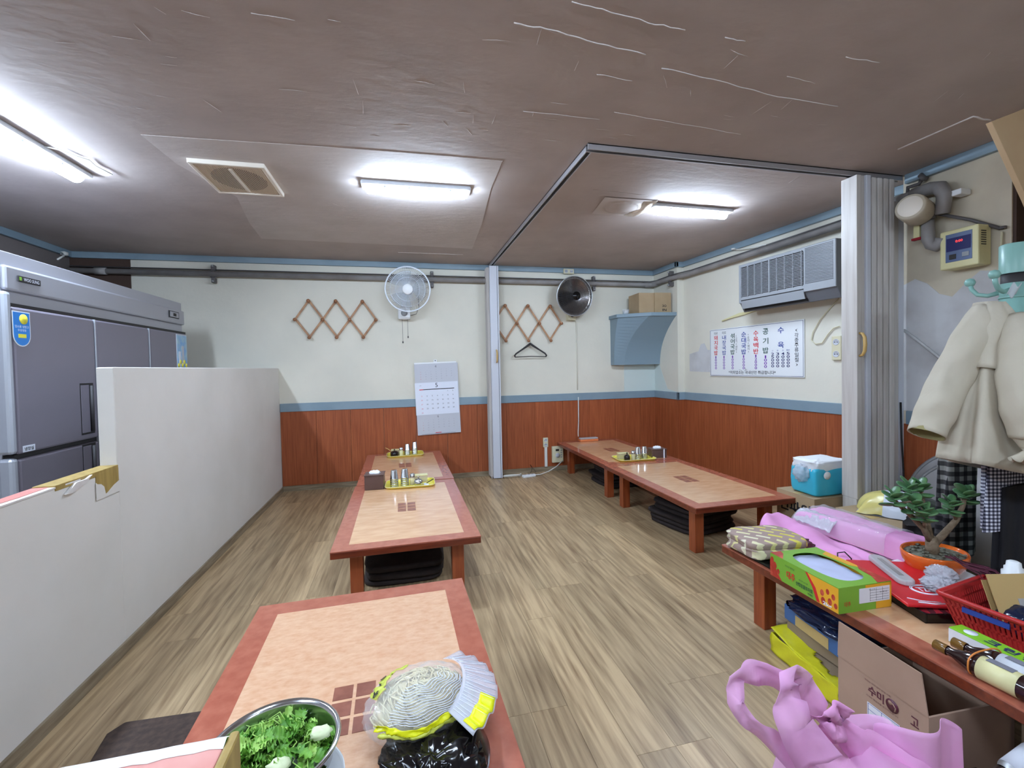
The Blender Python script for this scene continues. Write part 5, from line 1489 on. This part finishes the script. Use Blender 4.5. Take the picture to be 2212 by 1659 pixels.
def bottle(loc, rz, label, lab='paper_grey'):
    t = thing('sauce_bottle', label, 'bottle', loc, rz)
    m = RX(R(90))
    mb = MB(); mb.lathe([(0, -.10), (.030, -.10), (.033, -.095), (.033, .03), (.024, .06), (.014, .085), (.013, .12)], 22, (0, 0, .034), T(0, 0, 0) @ T(0, 0, .034) @ RX(R(-90)) @ T(0, 0, -.034)); mb.build('bottle_body', 'bottle_dark', t)
    mb = MB(); mb.lathe([(.0345, -.075), (.0345, .015)], 22, (0, 0, 0), T(0, 0, .034) @ RX(R(-90))); mb.build('label_sleeve', lab, t, 0, .0006)
    mb = MB(); mb.lathe([(.016, .10), (.016, .135), (.010, .138), (0, .138)], 16, (0, 0, 0), T(0, 0, .034) @ RX(R(-90))); mb.build('cap', 'bottle_brown', t)
    box((-.012, -.06, .068), (.012, .0, .0695), 'label_print', 'ink_soft', t)
    return t
bottle((1.762, .955, TZ), R(2), 'dark sauce bottle lying beside the green wrap box')
bottle((1.693, .962, TZ), R(3), 'dark sauce bottle lying nearest the table edge', 'tray_cream')
mb = MB(); n = 28
mb.tube([(1.728 + .072 * math.copysign(abs(math.cos(2 * PI * i / n)) ** .7, math.cos(2 * PI * i / n)), .99, TZ + .037 + .036 * math.copysign(abs(math.sin(2 * PI * i / n)) ** .7, math.sin(2 * PI * i / n))) for i in range(n)], .0025, 5, closed=True)
tag(mb.build('rubber_band', 'orange_band'), 'orange rubber band around the two dark bottles', 'band')
t = thing('clear_wrapper', 'clear crumpled wrapper on the near corner of the crowded table', 'plastic', (0, 0, 0))
blob(1.69, .80, TZ + .012, .05, .05, .012, 40, 20, 1, .5, 4, 21, ridged=True, flat=TZ + .001).build('film', 'clear_dense', t)

# ================================================================== BOXES BEHIND THE TABLE
def carton(name, label, loc, rz, W, D, H, m='cardboard'):
    t = thing(name, label, 'box', loc, rz)
    box((-W / 2, -D / 2, 0), (W / 2, D / 2, H - .004), 'carton_body', m, t, .004)
    box((-W / 2, -D / 2, H - .004), (W / 2, -.002, H), 'top_flap', m, t, .001); box((-W / 2, .002, H - .004), (W / 2, D / 2, H), 'top_flap', m, t, .001)
    box((-W / 2, -.02, H), (W / 2, .02, H + .0006), 'tape', 'kraft', t)
    return t
t = carton('cardboard_box', 'brown cardboard box with black Korean print under the blue tissue pack', (2.93, 2.64, 0), 0, .44, .32, .40)
mb = MB(); mx_ = T(-.2206, 0, 0) @ RZ(R(-90)); text(mb, '던파워', .0, .30, w=.26, h=.085, m=mx_, weight=.03); mb.build('lettering', 'ink', t); mb = MB(); text(mb, '분', -.08, .17, w=.06, h=.08, m=mx_, weight=.03); mb.build('lettering', 'ink', t)
t = carton('cardboard_box', 'brown cardboard box under the white rice bag', (2.90, 2.10, 0), 0, .42, .42, .40)
mb = MB(); mb.box((-.211, -.05, .30), (-.2101, .05, .33)); mb.build('lettering', 'ink', t)

t = thing('tissue_pack', 'bright blue wrapped pack of paper rolls on the cardboard box', 'pack', (2.90, 2.615, TZ + .03), R(0))
mb = blob(0, 0, .100, .150, .112, .100, 40, 24, .22, .03, 2, 4, flat=.001); mb.build('blue_wrap', 'cyan_pack', t)
mb = blob(.0, 0, .205, .142, .105, .045, 50, 20, .3, .12, 3.5, 6); mb.build('white_top', 'tissue', t)
mb = blob(-.15, .0, .15, .05, .06, .06, 30, 20, 1, .3, 3, 9); mb.build('loose_film', 'clear_dense', t)
mb = MB(); mb.lathe([(.03, 0), (.03, .001), (0, .001)], 20, (0, 0, 0), T(-.06, -.117, .15) @ RX(R(90)), sx=1, sy=.9); mb.build('white_spot', 'tissue', t)

t = thing('rice_bag', 'white, yellow and dark green printed rice bag lying on the cardboard box', 'bag', (2.93, 2.08, .402), R(-58))
def rb(u, v, off=0):
    x = (u - .5) * .42; y = (v - .5) * .28
    e = max(0, (1 - abs(2 * u - 1) ** 3)) ** .6 * max(0, (1 - abs(2 * v - 1) ** 3)) ** .6
    z = .006 + .125 * e + .010 * noise.noise(Vector((u * 6, v * 6, 4)))
    return (x * (1 - .06 * math.sin(v * 9)), y, z + off)
for nm, m, u0, u1 in (('yellow_end', 'ricebag_y', 0, .30), ('white_middle', 'ricebag_w', .30, .66), ('green_end', 'ricebag_g', .66, 1)):
    mb = MB(); mb.grid(lambda u, v: rb(u0 + (u1 - u0) * u, v), 16, 30); mb.build(nm, m, t)
mb = MB(); mb.grid(lambda u, v: ((u - .5) * .42, (v - .5) * .28, .003), 4, 4); mb.build('underside', 'ricebag_w', t)
mb = MB(); text(mb, 'rice', 0, 0, w=.08, h=.035, m=T(.03, .02, .142) @ RX(R(-90)) @ RZ(0), weight=.02); mb.build('lettering', 'ink', t)

# steel-banded round table tops leaning on the wall
for (x_, y_, r_, lab) in ((3.335, 1.95, .385, 'round grey table top with steel rim leaning against the wall, rear one'), (3.27, 1.91, .36, 'round grey table top with steel rim leaning in front of the other')):
    t = thing('round_tabletop', lab, 'table top', (x_, y_, r_ * .99 + .012), 0)
    m = RY(R(-90 + 4))
    mb = MB(); mb.lathe([(0, .008), (r_ - .01, .008), (r_ - .01, -.008), (0, -.008)], 64, (0, 0, 0), m); mb.build('disc', 'disc_grey', t)
    mb = MB(); mb.tube([m @ Vector(((r_) * math.cos(2 * PI * i / 64), (r_) * math.sin(2 * PI * i / 64), 0)) for i in range(64)], .013, 10, closed=True); mb.build('steel_rim', 'steel_soft', t)

# ================================================================== COAT STAND AND CLOTHES
t = thing('coat_stand', 'mint green metal coat stand with knobbed hooks at the right edge', 'coat stand', (2.81, 1.50, 0))
mb = MB(); mb.lathe([(0, 0), (.16, 0), (.16, .02), (.06, .05), (.055, .08), (.055, 1.694), (0, 1.694)], 28); mb.build('lower_post', 'mint', t)
mb = MB(); mb.lathe([(.051, 1.694), (.051, 1.739), (0, 1.739)], 24); mb.build('dark_collar', 'charcoal', t)
mb = MB(); mb.lathe([(.057, 1.739), (.057, 1.872), (.053, 1.877), (0, 1.877)], 28); mb.build('upper_post', 'mint', t)
for z in (1.628, 1.517): 
    mb = MB(); mb.tube([(.0565 * math.cos(2 * PI * i / 24), .0565 * math.sin(2 * PI * i / 24), z) for i in range(24)], .004, 6, closed=True); mb.build('band_ring', 'mint', t)
for a in (185, 5, 95, 275):
    c_, s_ = math.cos(R(a)), math.sin(R(a))
    mb = MB(); mb.tube([(c_ * r, s_ * r, z) for r, z in ((.05, 1.661), (.10, 1.65), (.139, 1.661), (.161, 1.689), (.167, 1.711))], [.012, .010, .010, .010, .010], 8)
    mb.lathe([(0, -.022), (.016, -.016), (.022, 0), (.016, .016), (0, .022)], 14, (c_ * .169, s_ * .169, 1.727)); mb.build('hook', 'mint', t)

def garment(name, label, m, rings, cat='clothing', n=48, loc=(0, 0, 0)):
    t = thing(name, label, cat, (0, 0, 0)); o = loft(rings, n).build('fabric', m, t, 0, 0); return t
j = thing('cream_jacket', 'cream windbreaker jacket with ruffled cuffs hanging on the mint coat stand', 'jacket', (0, 0, 0))
rings = []
for i in range(26):
    v = i / 25
    z = 1.585 - .745 * v
    rx = .030 + .32 * (1 - math.exp(-2.4 * v)) * (1 + .10 * v); ry = .035 + .11 * v ** .7
    rings.append((2.435 + .17 * (1 - math.exp(-3 * v)) - .03 * v, 1.40 - .03 * v, z, rx, ry, .05 + .05 * v, 7, v * 1.2, .24 * v))
body = loft(rings, 90, cap=False)
body.build('jacket_body', 'cloth_cream', j, 0, .004)
# cape-like yoke over the shoulders
rings = []
for i in range(12):
    v = i / 11
    rings.append((2.44 + .10 * v, 1.385, 1.58 - .33 * v, .035 + .20 * v ** .8, .04 + .10 * v, .07, 5, 1 + v, .25 * v))
loft(rings, 72, cap=False).build('shoulder_yoke', 'cloth_cream', j, 0, .004)
def sleeve(pts, rs, cuff, nm='sleeve'):
    pts = [Vector(p) for p in pts]; mb = MB(); P_ = []; Rr = []
    K = 30
    for i in range(K + 1):
        s = i / K * (len(pts) - 1); a = int(min(s, len(pts) - 2)); f_ = s - a
        P_.append(pts[a].lerp(pts[a + 1], f_)); Rr.append((rs[a] * (1 - f_) + rs[a + 1] * f_) * (1 + .02 * math.sin(i * 1.1)))
    mb.tube(P_, Rr, 44, cap=False)
    mb.v = [tuple(Vector(v) + Vector((.022, .020, .004)) * noise.noise(Vector((v[0] * 9 + v[2] * 6, v[1] * 16, v[2] * 4)))) for v in mb.v]
    mb.build(nm, 'cloth_cream', j, 0, .003)
sleeve([(2.42, 1.40, 1.56), (2.345, 1.40, 1.42), (2.27, 1.42, 1.26), (2.19, 1.42, 1.14), (2.13, 1.42, 1.03)], [.035, .065, .068, .066, .062], 0)
mb = MB(); mb.lathe([(.060, 0), (.055, .03), (.03, .09), (0, .12)], 22, (0, 0, 0), T(2.13, 1.42, 1.03) @ RY(R(28))); mb.build('sleeve_lining', 'cloth_olive', j)
sleeve([(2.49, 1.33, 1.50), (2.44, 1.27, 1.40), (2.39, 1.23, 1.28), (2.37, 1.22, 1.14), (2.37, 1.21, 1.03), (2.36, 1.21, .985)], [.05, .085, .095, .085, .065, .028], 1)
mb = MB()
def cf(u, v):
    a = u * 2 * PI; r = .028 + .055 * v + .010 * math.sin(a * 9) * v + .004 * math.sin(a * 5)
    return (2.36 + r * math.cos(a), 1.21 + r * math.sin(a) * .6, .988 - .055 * v + .008 * math.sin(a * 9 + 1) * v - .25 * r * math.cos(a) * v)
mb.grid(cf, 90, 6, closeu=True); mb.build('ruffled_cuff', 'cloth_cream', j, 0, .002)
mb = MB(); mb.tube([(2.36 + .030 * math.cos(2 * PI * i / 20), 1.21 + .02 * math.sin(2 * PI * i / 20), .99) for i in range(20)], .006, 6, closed=True); mb.build('elastic_gather', 'cloth_cream', j)
mb = MB(); mb.grid(lambda u, v: (2.49 + .14 * u, 1.235 - .02 * math.sin(u * 3) , 1.40 - .10 * v - .06 * u + .008 * math.sin(v * 8)), 16, 10); mb.build('collar_flap', 'cloth_cream', j, 0, .006)
mb = MB(); mb.tube([(2.56 + .16 * i / 12, 1.215 - .0 * i, 1.06 - .03 * i / 12 + .003 * math.sin(i * 2)) for i in range(13)], .004, 5); mb.build('waist_seam', 'cloth_olive', j)
mb = MB(); mb.grid(lambda u, v: (2.43 + .06 * u, 1.33 - .02 * v, 1.60 + .045 * v + .01 * math.sin(u * 8)), 8, 6); mb.build('plastic_cover', 'clear_dense', j, 0, .001)

def cloth_panel(name, label, m, x0, x1, y, z1, z0, cat='shirt', amp=.02, fr=5, ph=0, sk=0.0, dep=.05):
    t = thing(name, label, cat, (0, 0, 0))
    rings = []
    for i in range(9):
        v = i / 8; z = z1 + (z0 - z1) * v
        rings.append(((x0 + x1) / 2 + sk * v, y, z, (x1 - x0) / 2 * (.9 + .1 * v), dep, amp * 4, fr, ph + v, -.12))
    loft(rings, 60).build('fabric', m, t)
    return t
cloth_panel('plaid_shirt', 'black and grey plaid shirt hanging below the cream jacket', 'plaid_black', 2.565, 2.79, 1.64, 1.006, .375, ph=1, sk=-.02)
cloth_panel('gingham_shirt', 'small black and white gingham shirt hanging below the jacket', 'gingham', 2.47, 2.90, 1.425, .98, .605, ph=2, dep=.045)
cloth_panel('red_plaid_shirt', 'red and black plaid shirt peeking out under the jacket hem', 'plaid_red', 2.66, 3.01, 1.35, .96, .655, ph=3, dep=.028)
cloth_panel('black_trousers', 'black trousers hanging lowest on the coat stand', 'trouser', 2.50, 2.92, 1.40, .80, .20, 'trousers', ph=.4, dep=.034, fr=9)
cloth_panel('beige_trousers', 'beige garment hem showing under the black plaid shirt', 'cloth_cream', 2.68, 2.77, 1.72, .62, .30, 'trousers', ph=2.2, dep=.03)
cloth_panel('grey_bag', 'dark grey fabric bag standing behind the orange plant pot', 'charcoal', 2.60, 2.86, 1.82, .47, .142, 'bag', ph=.2, dep=.08)
# carton body of the grey bag rests on a low crate
t = thing('storage_crate', 'dark storage crate on the floor behind the crowded table', 'crate', (2.72, 1.80, 0))
box((-.15, -.10, 0), (.15, .10, .14), 'crate_body', 'charcoal', t, .006)
box((-.155, -.105, .12), (.155, .105, .14), 'crate_rim', 'pipe_dark', t, .004)
t = thing('shoe', 'navy shoe with pale sole behind the crowded table', 'shoe', (2.60, 1.50, .202), R(20)) if False else None

# tan board leaning from the wall to the ceiling in the upper right corner
o = MB().prism([(2.80, 2.49), (3.09, 2.602), (3.605, 2.602), (3.605, 1.25), (3.05, 2.135)], -.012, .012, T(0, 1.60, 0) @ RX(R(90)))
tag(o.build('wooden_board', 'wood_board', None, .002), 'tan board slanting across the upper right corner', 'board')
mb = MB(); mb.tube([(3.45, 1.62, 2.05), (3.30, 1.66, 1.98), (3.28, 1.68, 1.85), (3.35, 1.70, 1.72), (3.5, 1.72, 1.66)], .012, 8); tag(mb.build('black_cable', 'black_gloss'), 'thick black cable behind the tan board', 'cable')
box((3.40, 1.70, 1.0), (3.61, 1.79, 1.80), 'grey_lining', 'wall_bare', wall_ro, .02)

# ================================================================== FLOOR UNDER AND BEFORE THE CROWDED TABLE
t = thing('yellow_bag_carton', 'flat carton wrapped in a torn yellow plastic bag on the floor', 'bag', (1.765, 1.52, 0), R(-7))
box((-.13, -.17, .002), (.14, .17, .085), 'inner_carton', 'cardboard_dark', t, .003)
def yf(u, v):
    x = (u - .5) * .31; y = (v - .5) * .38
    z = .090 + .006 * noise.noise(Vector((u * 5, v * 6, 2))) + .05 * max(0, v - .62) * (1 - abs(u - .4)) * 2
    return (x, y, z)
mb = MB(); nu, nv = 24, 30
vs = [yf(i / nu, j / nv) for j in range(nv + 1) for i in range(nu + 1)]; fs = []
for jj in range(nv):
    for i in range(nu):
        u, v = (i + .5) / nu, (jj + .5) / nv
        d = math.hypot((u - .32) / .17, (v - .30) / .25) + .25 * noise.noise(Vector((u * 7, v * 7, 3)))
        d2 = math.hypot((u - .62) / .10, (v - .72) / .05)
        if d > 1 and d2 > 1: fs.append((jj * (nu + 1) + i, jj * (nu + 1) + i + 1, (jj + 1) * (nu + 1) + i + 1, (jj + 1) * (nu + 1) + i))
mb.add(vs, fs, True); mb.build('torn_film_top', 'yellow_film', t, 0, .001)
mb = MB(); w_ = .003
for (a_, b_) in (((-.155, -.19), (-.155, .19)), ((-.155, .19), (.155, .19)), ((.155, .19), (.155, -.19)), ((.155, -.19), (-.155, -.19))):
    mb.grid(lambda u, v: (a_[0] + (b_[0] - a_[0]) * u + .003 * math.sin(v * 7 + u * 20), a_[1] + (b_[1] - a_[1]) * u + .003 * math.cos(v * 9), .004 + .087 * v), 24, 8)
mb.build('film_sides', 'yellow_film', t, 0, .001)
t = thing('blue_box', 'blue and navy box wrapped in dark film on top of the yellow bag', 'box', (1.83, 1.56, .148), R(-6))
box((-.14, -.18, 0), (.14, .15, .07), 'carton', 'blue_box', t, .004)
box((-.1415, -.10, .004), (-.1395, .08, .05), 'cream_print', 'kraft', t)
blob(0, -.01, .075, .13, .155, .035, 44, 24, .6, .3, 3, 7, flat=.071, ridged=True).build('dark_film', 'navy_film', t)
# carton support block so the blue box rests: inner upper layer of the yellow bag
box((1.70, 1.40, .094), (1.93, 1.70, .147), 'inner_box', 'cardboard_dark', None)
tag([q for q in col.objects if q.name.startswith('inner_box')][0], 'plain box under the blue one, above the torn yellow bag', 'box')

t = thing('open_carton', 'open cardboard box with raised flap printed in Korean below the table', 'box', (1.72, 1.165, 0), R(-3))
Wb, Db, Hb = .34, .31, .245
openbox(t, Wb, Db, Hb, 'cardboard_pink')
mb = MB(); mb.prism([(-.155, Hb), (.155, Hb), (.135, Hb + .125), (-.150, Hb + .130)], -.002, .002, T(-Wb / 2 - .001, 0, 0) @ RZ(R(-90)) @ RX(R(90))); mb.build('raised_flap', 'cardboard_pink', t)
mb = MB(); mc_ = T(-Wb / 2 - .0012, 0, 0) @ RZ(R(-90))
text(mb, '수미', -.01, Hb - .045, w=.055, h=.033, m=mc_, weight=.03); q_ = MB(); text(q_, '고', .115, Hb - .045, w=.025, h=.03, m=mc_, weight=.02); q_.build('lettering', 'purple_strip', t)
text(mb, '맛있는 수미 감자 한입 가득', -.005, Hb - .018, w=.09, h=.006, m=mc_); text(mb, '국내산 햇감자를 엄선하였습니다', .01, Hb - .070, w=.11, h=.006, m=mc_)
mb.build('lettering', 'purple_strip', t)
mb = MB(); mr_ = mc_ @ T(.045, 0, Hb - .045) @ RX(R(90)); mb.lathe([(.021, 0), (.021, .0006), (0, .0006)], 26, (0, 0, 0), mr_); mb.build('round_mark', 'purple_strip', t)
mb = MB(); mb.lathe([(.007, 0), (.007, .0012), (0, .0012)], 14, (-.006, .007, 0), mr_); mb.tube([mr_ @ Vector((.002, .010, .001)), mr_ @ Vector((.012, .0, .001)), mr_ @ Vector((.010, -.012, .001))], .0022, 5); mb.build('mark_swirl', 'cardboard_pink', t)
mb = MB(); mb.box((-.04, -.0012, Hb - .16), (.07, 0, Hb - .092), mc_); mb.build('white_label', 'white_label', t)
mb = MB()
for k in range(4): mb.box((-.037, -.0018, Hb - .157 + k * .0205), (.067, -.0012, Hb - .156 + k * .0205), mc_)
for k in (-.037, .01, .066): mb.box((k, -.0018, Hb - .157), (k + .001, -.0012, Hb - .095), mc_)
mb.build('label_lines', 'ink_blue', t)

t = carton('cardboard_box', 'dark cardboard box under the near end of the crowded table', (2.06, .815, 0), R(0), .40, .32, .26, 'cardboard_dark')  # box in the darker cardboard colour
mb = MB(); mc2 = T(-.2008, 0, 0) @ RZ(R(-90)); text(mb, '수미', -.03, .10, w=.09, h=.05, m=mc2, weight=.03); text(mb, 'nonghyup korea', 0, .22, w=.24, h=.014, m=mc2); mb.build('lettering', 'ink', t)
mb = MB(); mb.lathe([(.032, 0), (.032, .0006), (0, .0006)], 26, (0, 0, 0), mc2 @ T(.06, 0, .11) @ RX(R(90))); mb.build('round_mark', 'ink', t)
mb = MB(); text(mb, '수미', -.10, -.10, w=.10, h=.07, m=T(0, 0, .2605) @ RZ(R(-90)) @ RX(R(-90)) , weight=.03); mb.build('lettering', 'ink', t)

# pink sheer bag in the foreground
t = thing('pink_sheer_bag', 'big translucent pink non-woven bag with knotted handles in the foreground right', 'bag', (0, 0, 0))
def pb(u, v):
    a = u * 2 * PI
    k = 1 - .50 * v ** 1.6
    rx, ry = .30 * k, .20 * k
    fold = 1 + .07 * math.sin(a * 5 + v * 2) + .05 * math.sin(a * 9 + 1 + v * 3) * v + .10 * noise.noise(Vector((math.cos(a) * 1.4, math.sin(a) * 1.4, v * 1.5 + 3)))
    return (1.08 + .0 * v + rx * math.cos(a) * fold, .80 + .08 * v + ry * math.sin(a) * fold, .004 + .365 * v + .02 * math.sin(a * 3) * v)
mb = MB(); mb.grid(pb, 96, 30, closeu=True)
mb.grid(lambda u, v: (1.08 + (.15 * math.cos(u * 2 * PI)) * v * (1 + .1 * math.sin(u * 2 * PI * 5)), .88 + .10 * math.sin(u * 2 * PI) * v, .40 - .03 * v + .02 * math.sin(u * 2 * PI * 3)), 60, 6, closeu=True)
mb.build('bag_body', 'pink_sheer', t)
def ribbon(pts, w, nm='handle', m='pink_sheer', ax=(.2, 1, .1), wave=.01):
    pts = [Vector(p) for p in pts]; K = (len(pts) - 1) * 8; mb = MB(); vs = []
    for i in range(K + 1):
        s = i / K * (len(pts) - 1); a = int(min(s, len(pts) - 2)); f_ = s - a
        p0 = pts[max(a - 1, 0)]; p1 = pts[a]; p2 = pts[a + 1]; p3 = pts[min(a + 2, len(pts) - 1)]
        p = .5 * ((2 * p1) + (p2 - p0) * f_ + (2 * p0 - 5 * p1 + 4 * p2 - p3) * f_ ** 2 + (-p0 + 3 * p1 - 3 * p2 + p3) * f_ ** 3)
        d = (p2 - p1).normalized(); side = d.cross(Vector(ax).normalized()).normalized()
        ww = w[a] * (1 - f_) + w[a + 1] * f_ if isinstance(w, (list, tuple)) else w
        for q in (-1, -.33, .33, 1): vs.append(p + side * ww * q + Vector(ax).normalized() * wave * math.sin(i * .5 + q * 2.2))
    mb.add(vs, [(4 * i + k, 4 * i + k + 1, 4 * i + 5 + k, 4 * i + 4 + k) for i in range(K) for k in range(3)], True)
    return mb.build(nm, m, t, 0, .0015)
ribbon([(.92, .86, .36), (.86, .90, .42), (.80, .92, .47), (.775, .93, .52), (.80, .95, .56), (.87, .95, .555), (.93, .93, .53)], [.03, .022, .018, .02, .028, .03, .03])
ribbon([(.93, .84, .40), (.885, .86, .48), (.885, .88, .54), (.905, .89, .575), (.94, .90, .56), (.96, .90, .52), (.985, .89, .47)], [.055, .045, .035, .03, .028, .03, .03])
ribbon([(.955, .86, .475), (.975, .85, .50), (1.005, .85, .50), (1.02, .86, .475), (.99, .85, .455), (.955, .86, .465)], .026, 'handle_knot', 'pink_cloth')
ribbon([(1.01, .86, .46), (1.05, .85, .42), (1.11, .83, .37), (1.17, .80, .32), (1.23, .77, .26)], [.02, .04, .055, .06, .06], 'bag_fold', 'pink_cloth')
# right rounded lobe
def lobe(u, v):
    a = (u - .5) * PI
    return (1.27 + .145 * math.sin(a) * (1 - .15 * v), .88 - .06 * math.cos(a * 1.0) + .02 * math.sin(u * 12), .06 + (.33 + .05 * math.cos(a)) * v - .05 * v * (u - .4))
mb = MB(); mb.grid(lobe, 40, 24); mb.build('side_lobe', 'pink_sheer', t, 0, .0015)

t = thing('spray_can', 'silver capped can beside the pink bag at the bottom edge', 'can', (1.53, .84, .0), R(-30))
mc3 = T(0, 0, .20) @ RY(R(60)) @ RX(R(-20))
mb = MB(); mb.lathe([(0, -.02), (.030, -.02), (.033, -.012), (.033, .03), (.03, .034), (.03, .038)], 26, (0, 0, 0), mc3); mb.build('metal_cap', 'steel', t)
mb = MB(); mb.lathe([(.032, .036), (.036, .045), (.036, .16), (.03, .17), (0, .17)], 26, (0, 0, 0), mc3); mb.build('can_body', 'steel_soft', t)
mb = MB(); mb.lathe([(.0365, .05), (.0365, .13)], 26, (0, 0, 0), mc3, a0=PI * .6, a1=PI * 1.7); mb.build('label', 'paper_grey', t, 0, .0006)
blob(.05, 0, .09, .12, .10, .09, 40, 20, .9, .3, 3, 31, ridged=True, flat=.002).build('plastic_wrap', 'black_film', t)
t = thing('black_film_bag', 'glossy black plastic around a steel bowl at the bottom right', 'bag', (0, 0, 0))
blob(1.62, .78, .06, .12, .09, .075, 50, 28, .9, .3, 3, 33, flat=.002, ridged=True).build('bag_body', 'black_film', t)
t = thing('steel_bowl', 'shiny steel bowl sitting in black plastic at the bottom right corner', 'bowl', (1.62, .78, .130))
mb = MB(); mb.lathe([(0, 0), (.05, 0), (.085, .03), (.095, .055), (.10, .056), (.093, .05), (.08, .03), (.048, .004), (0, .004)], 36); mb.build('bowl_shell', 'steel', t)
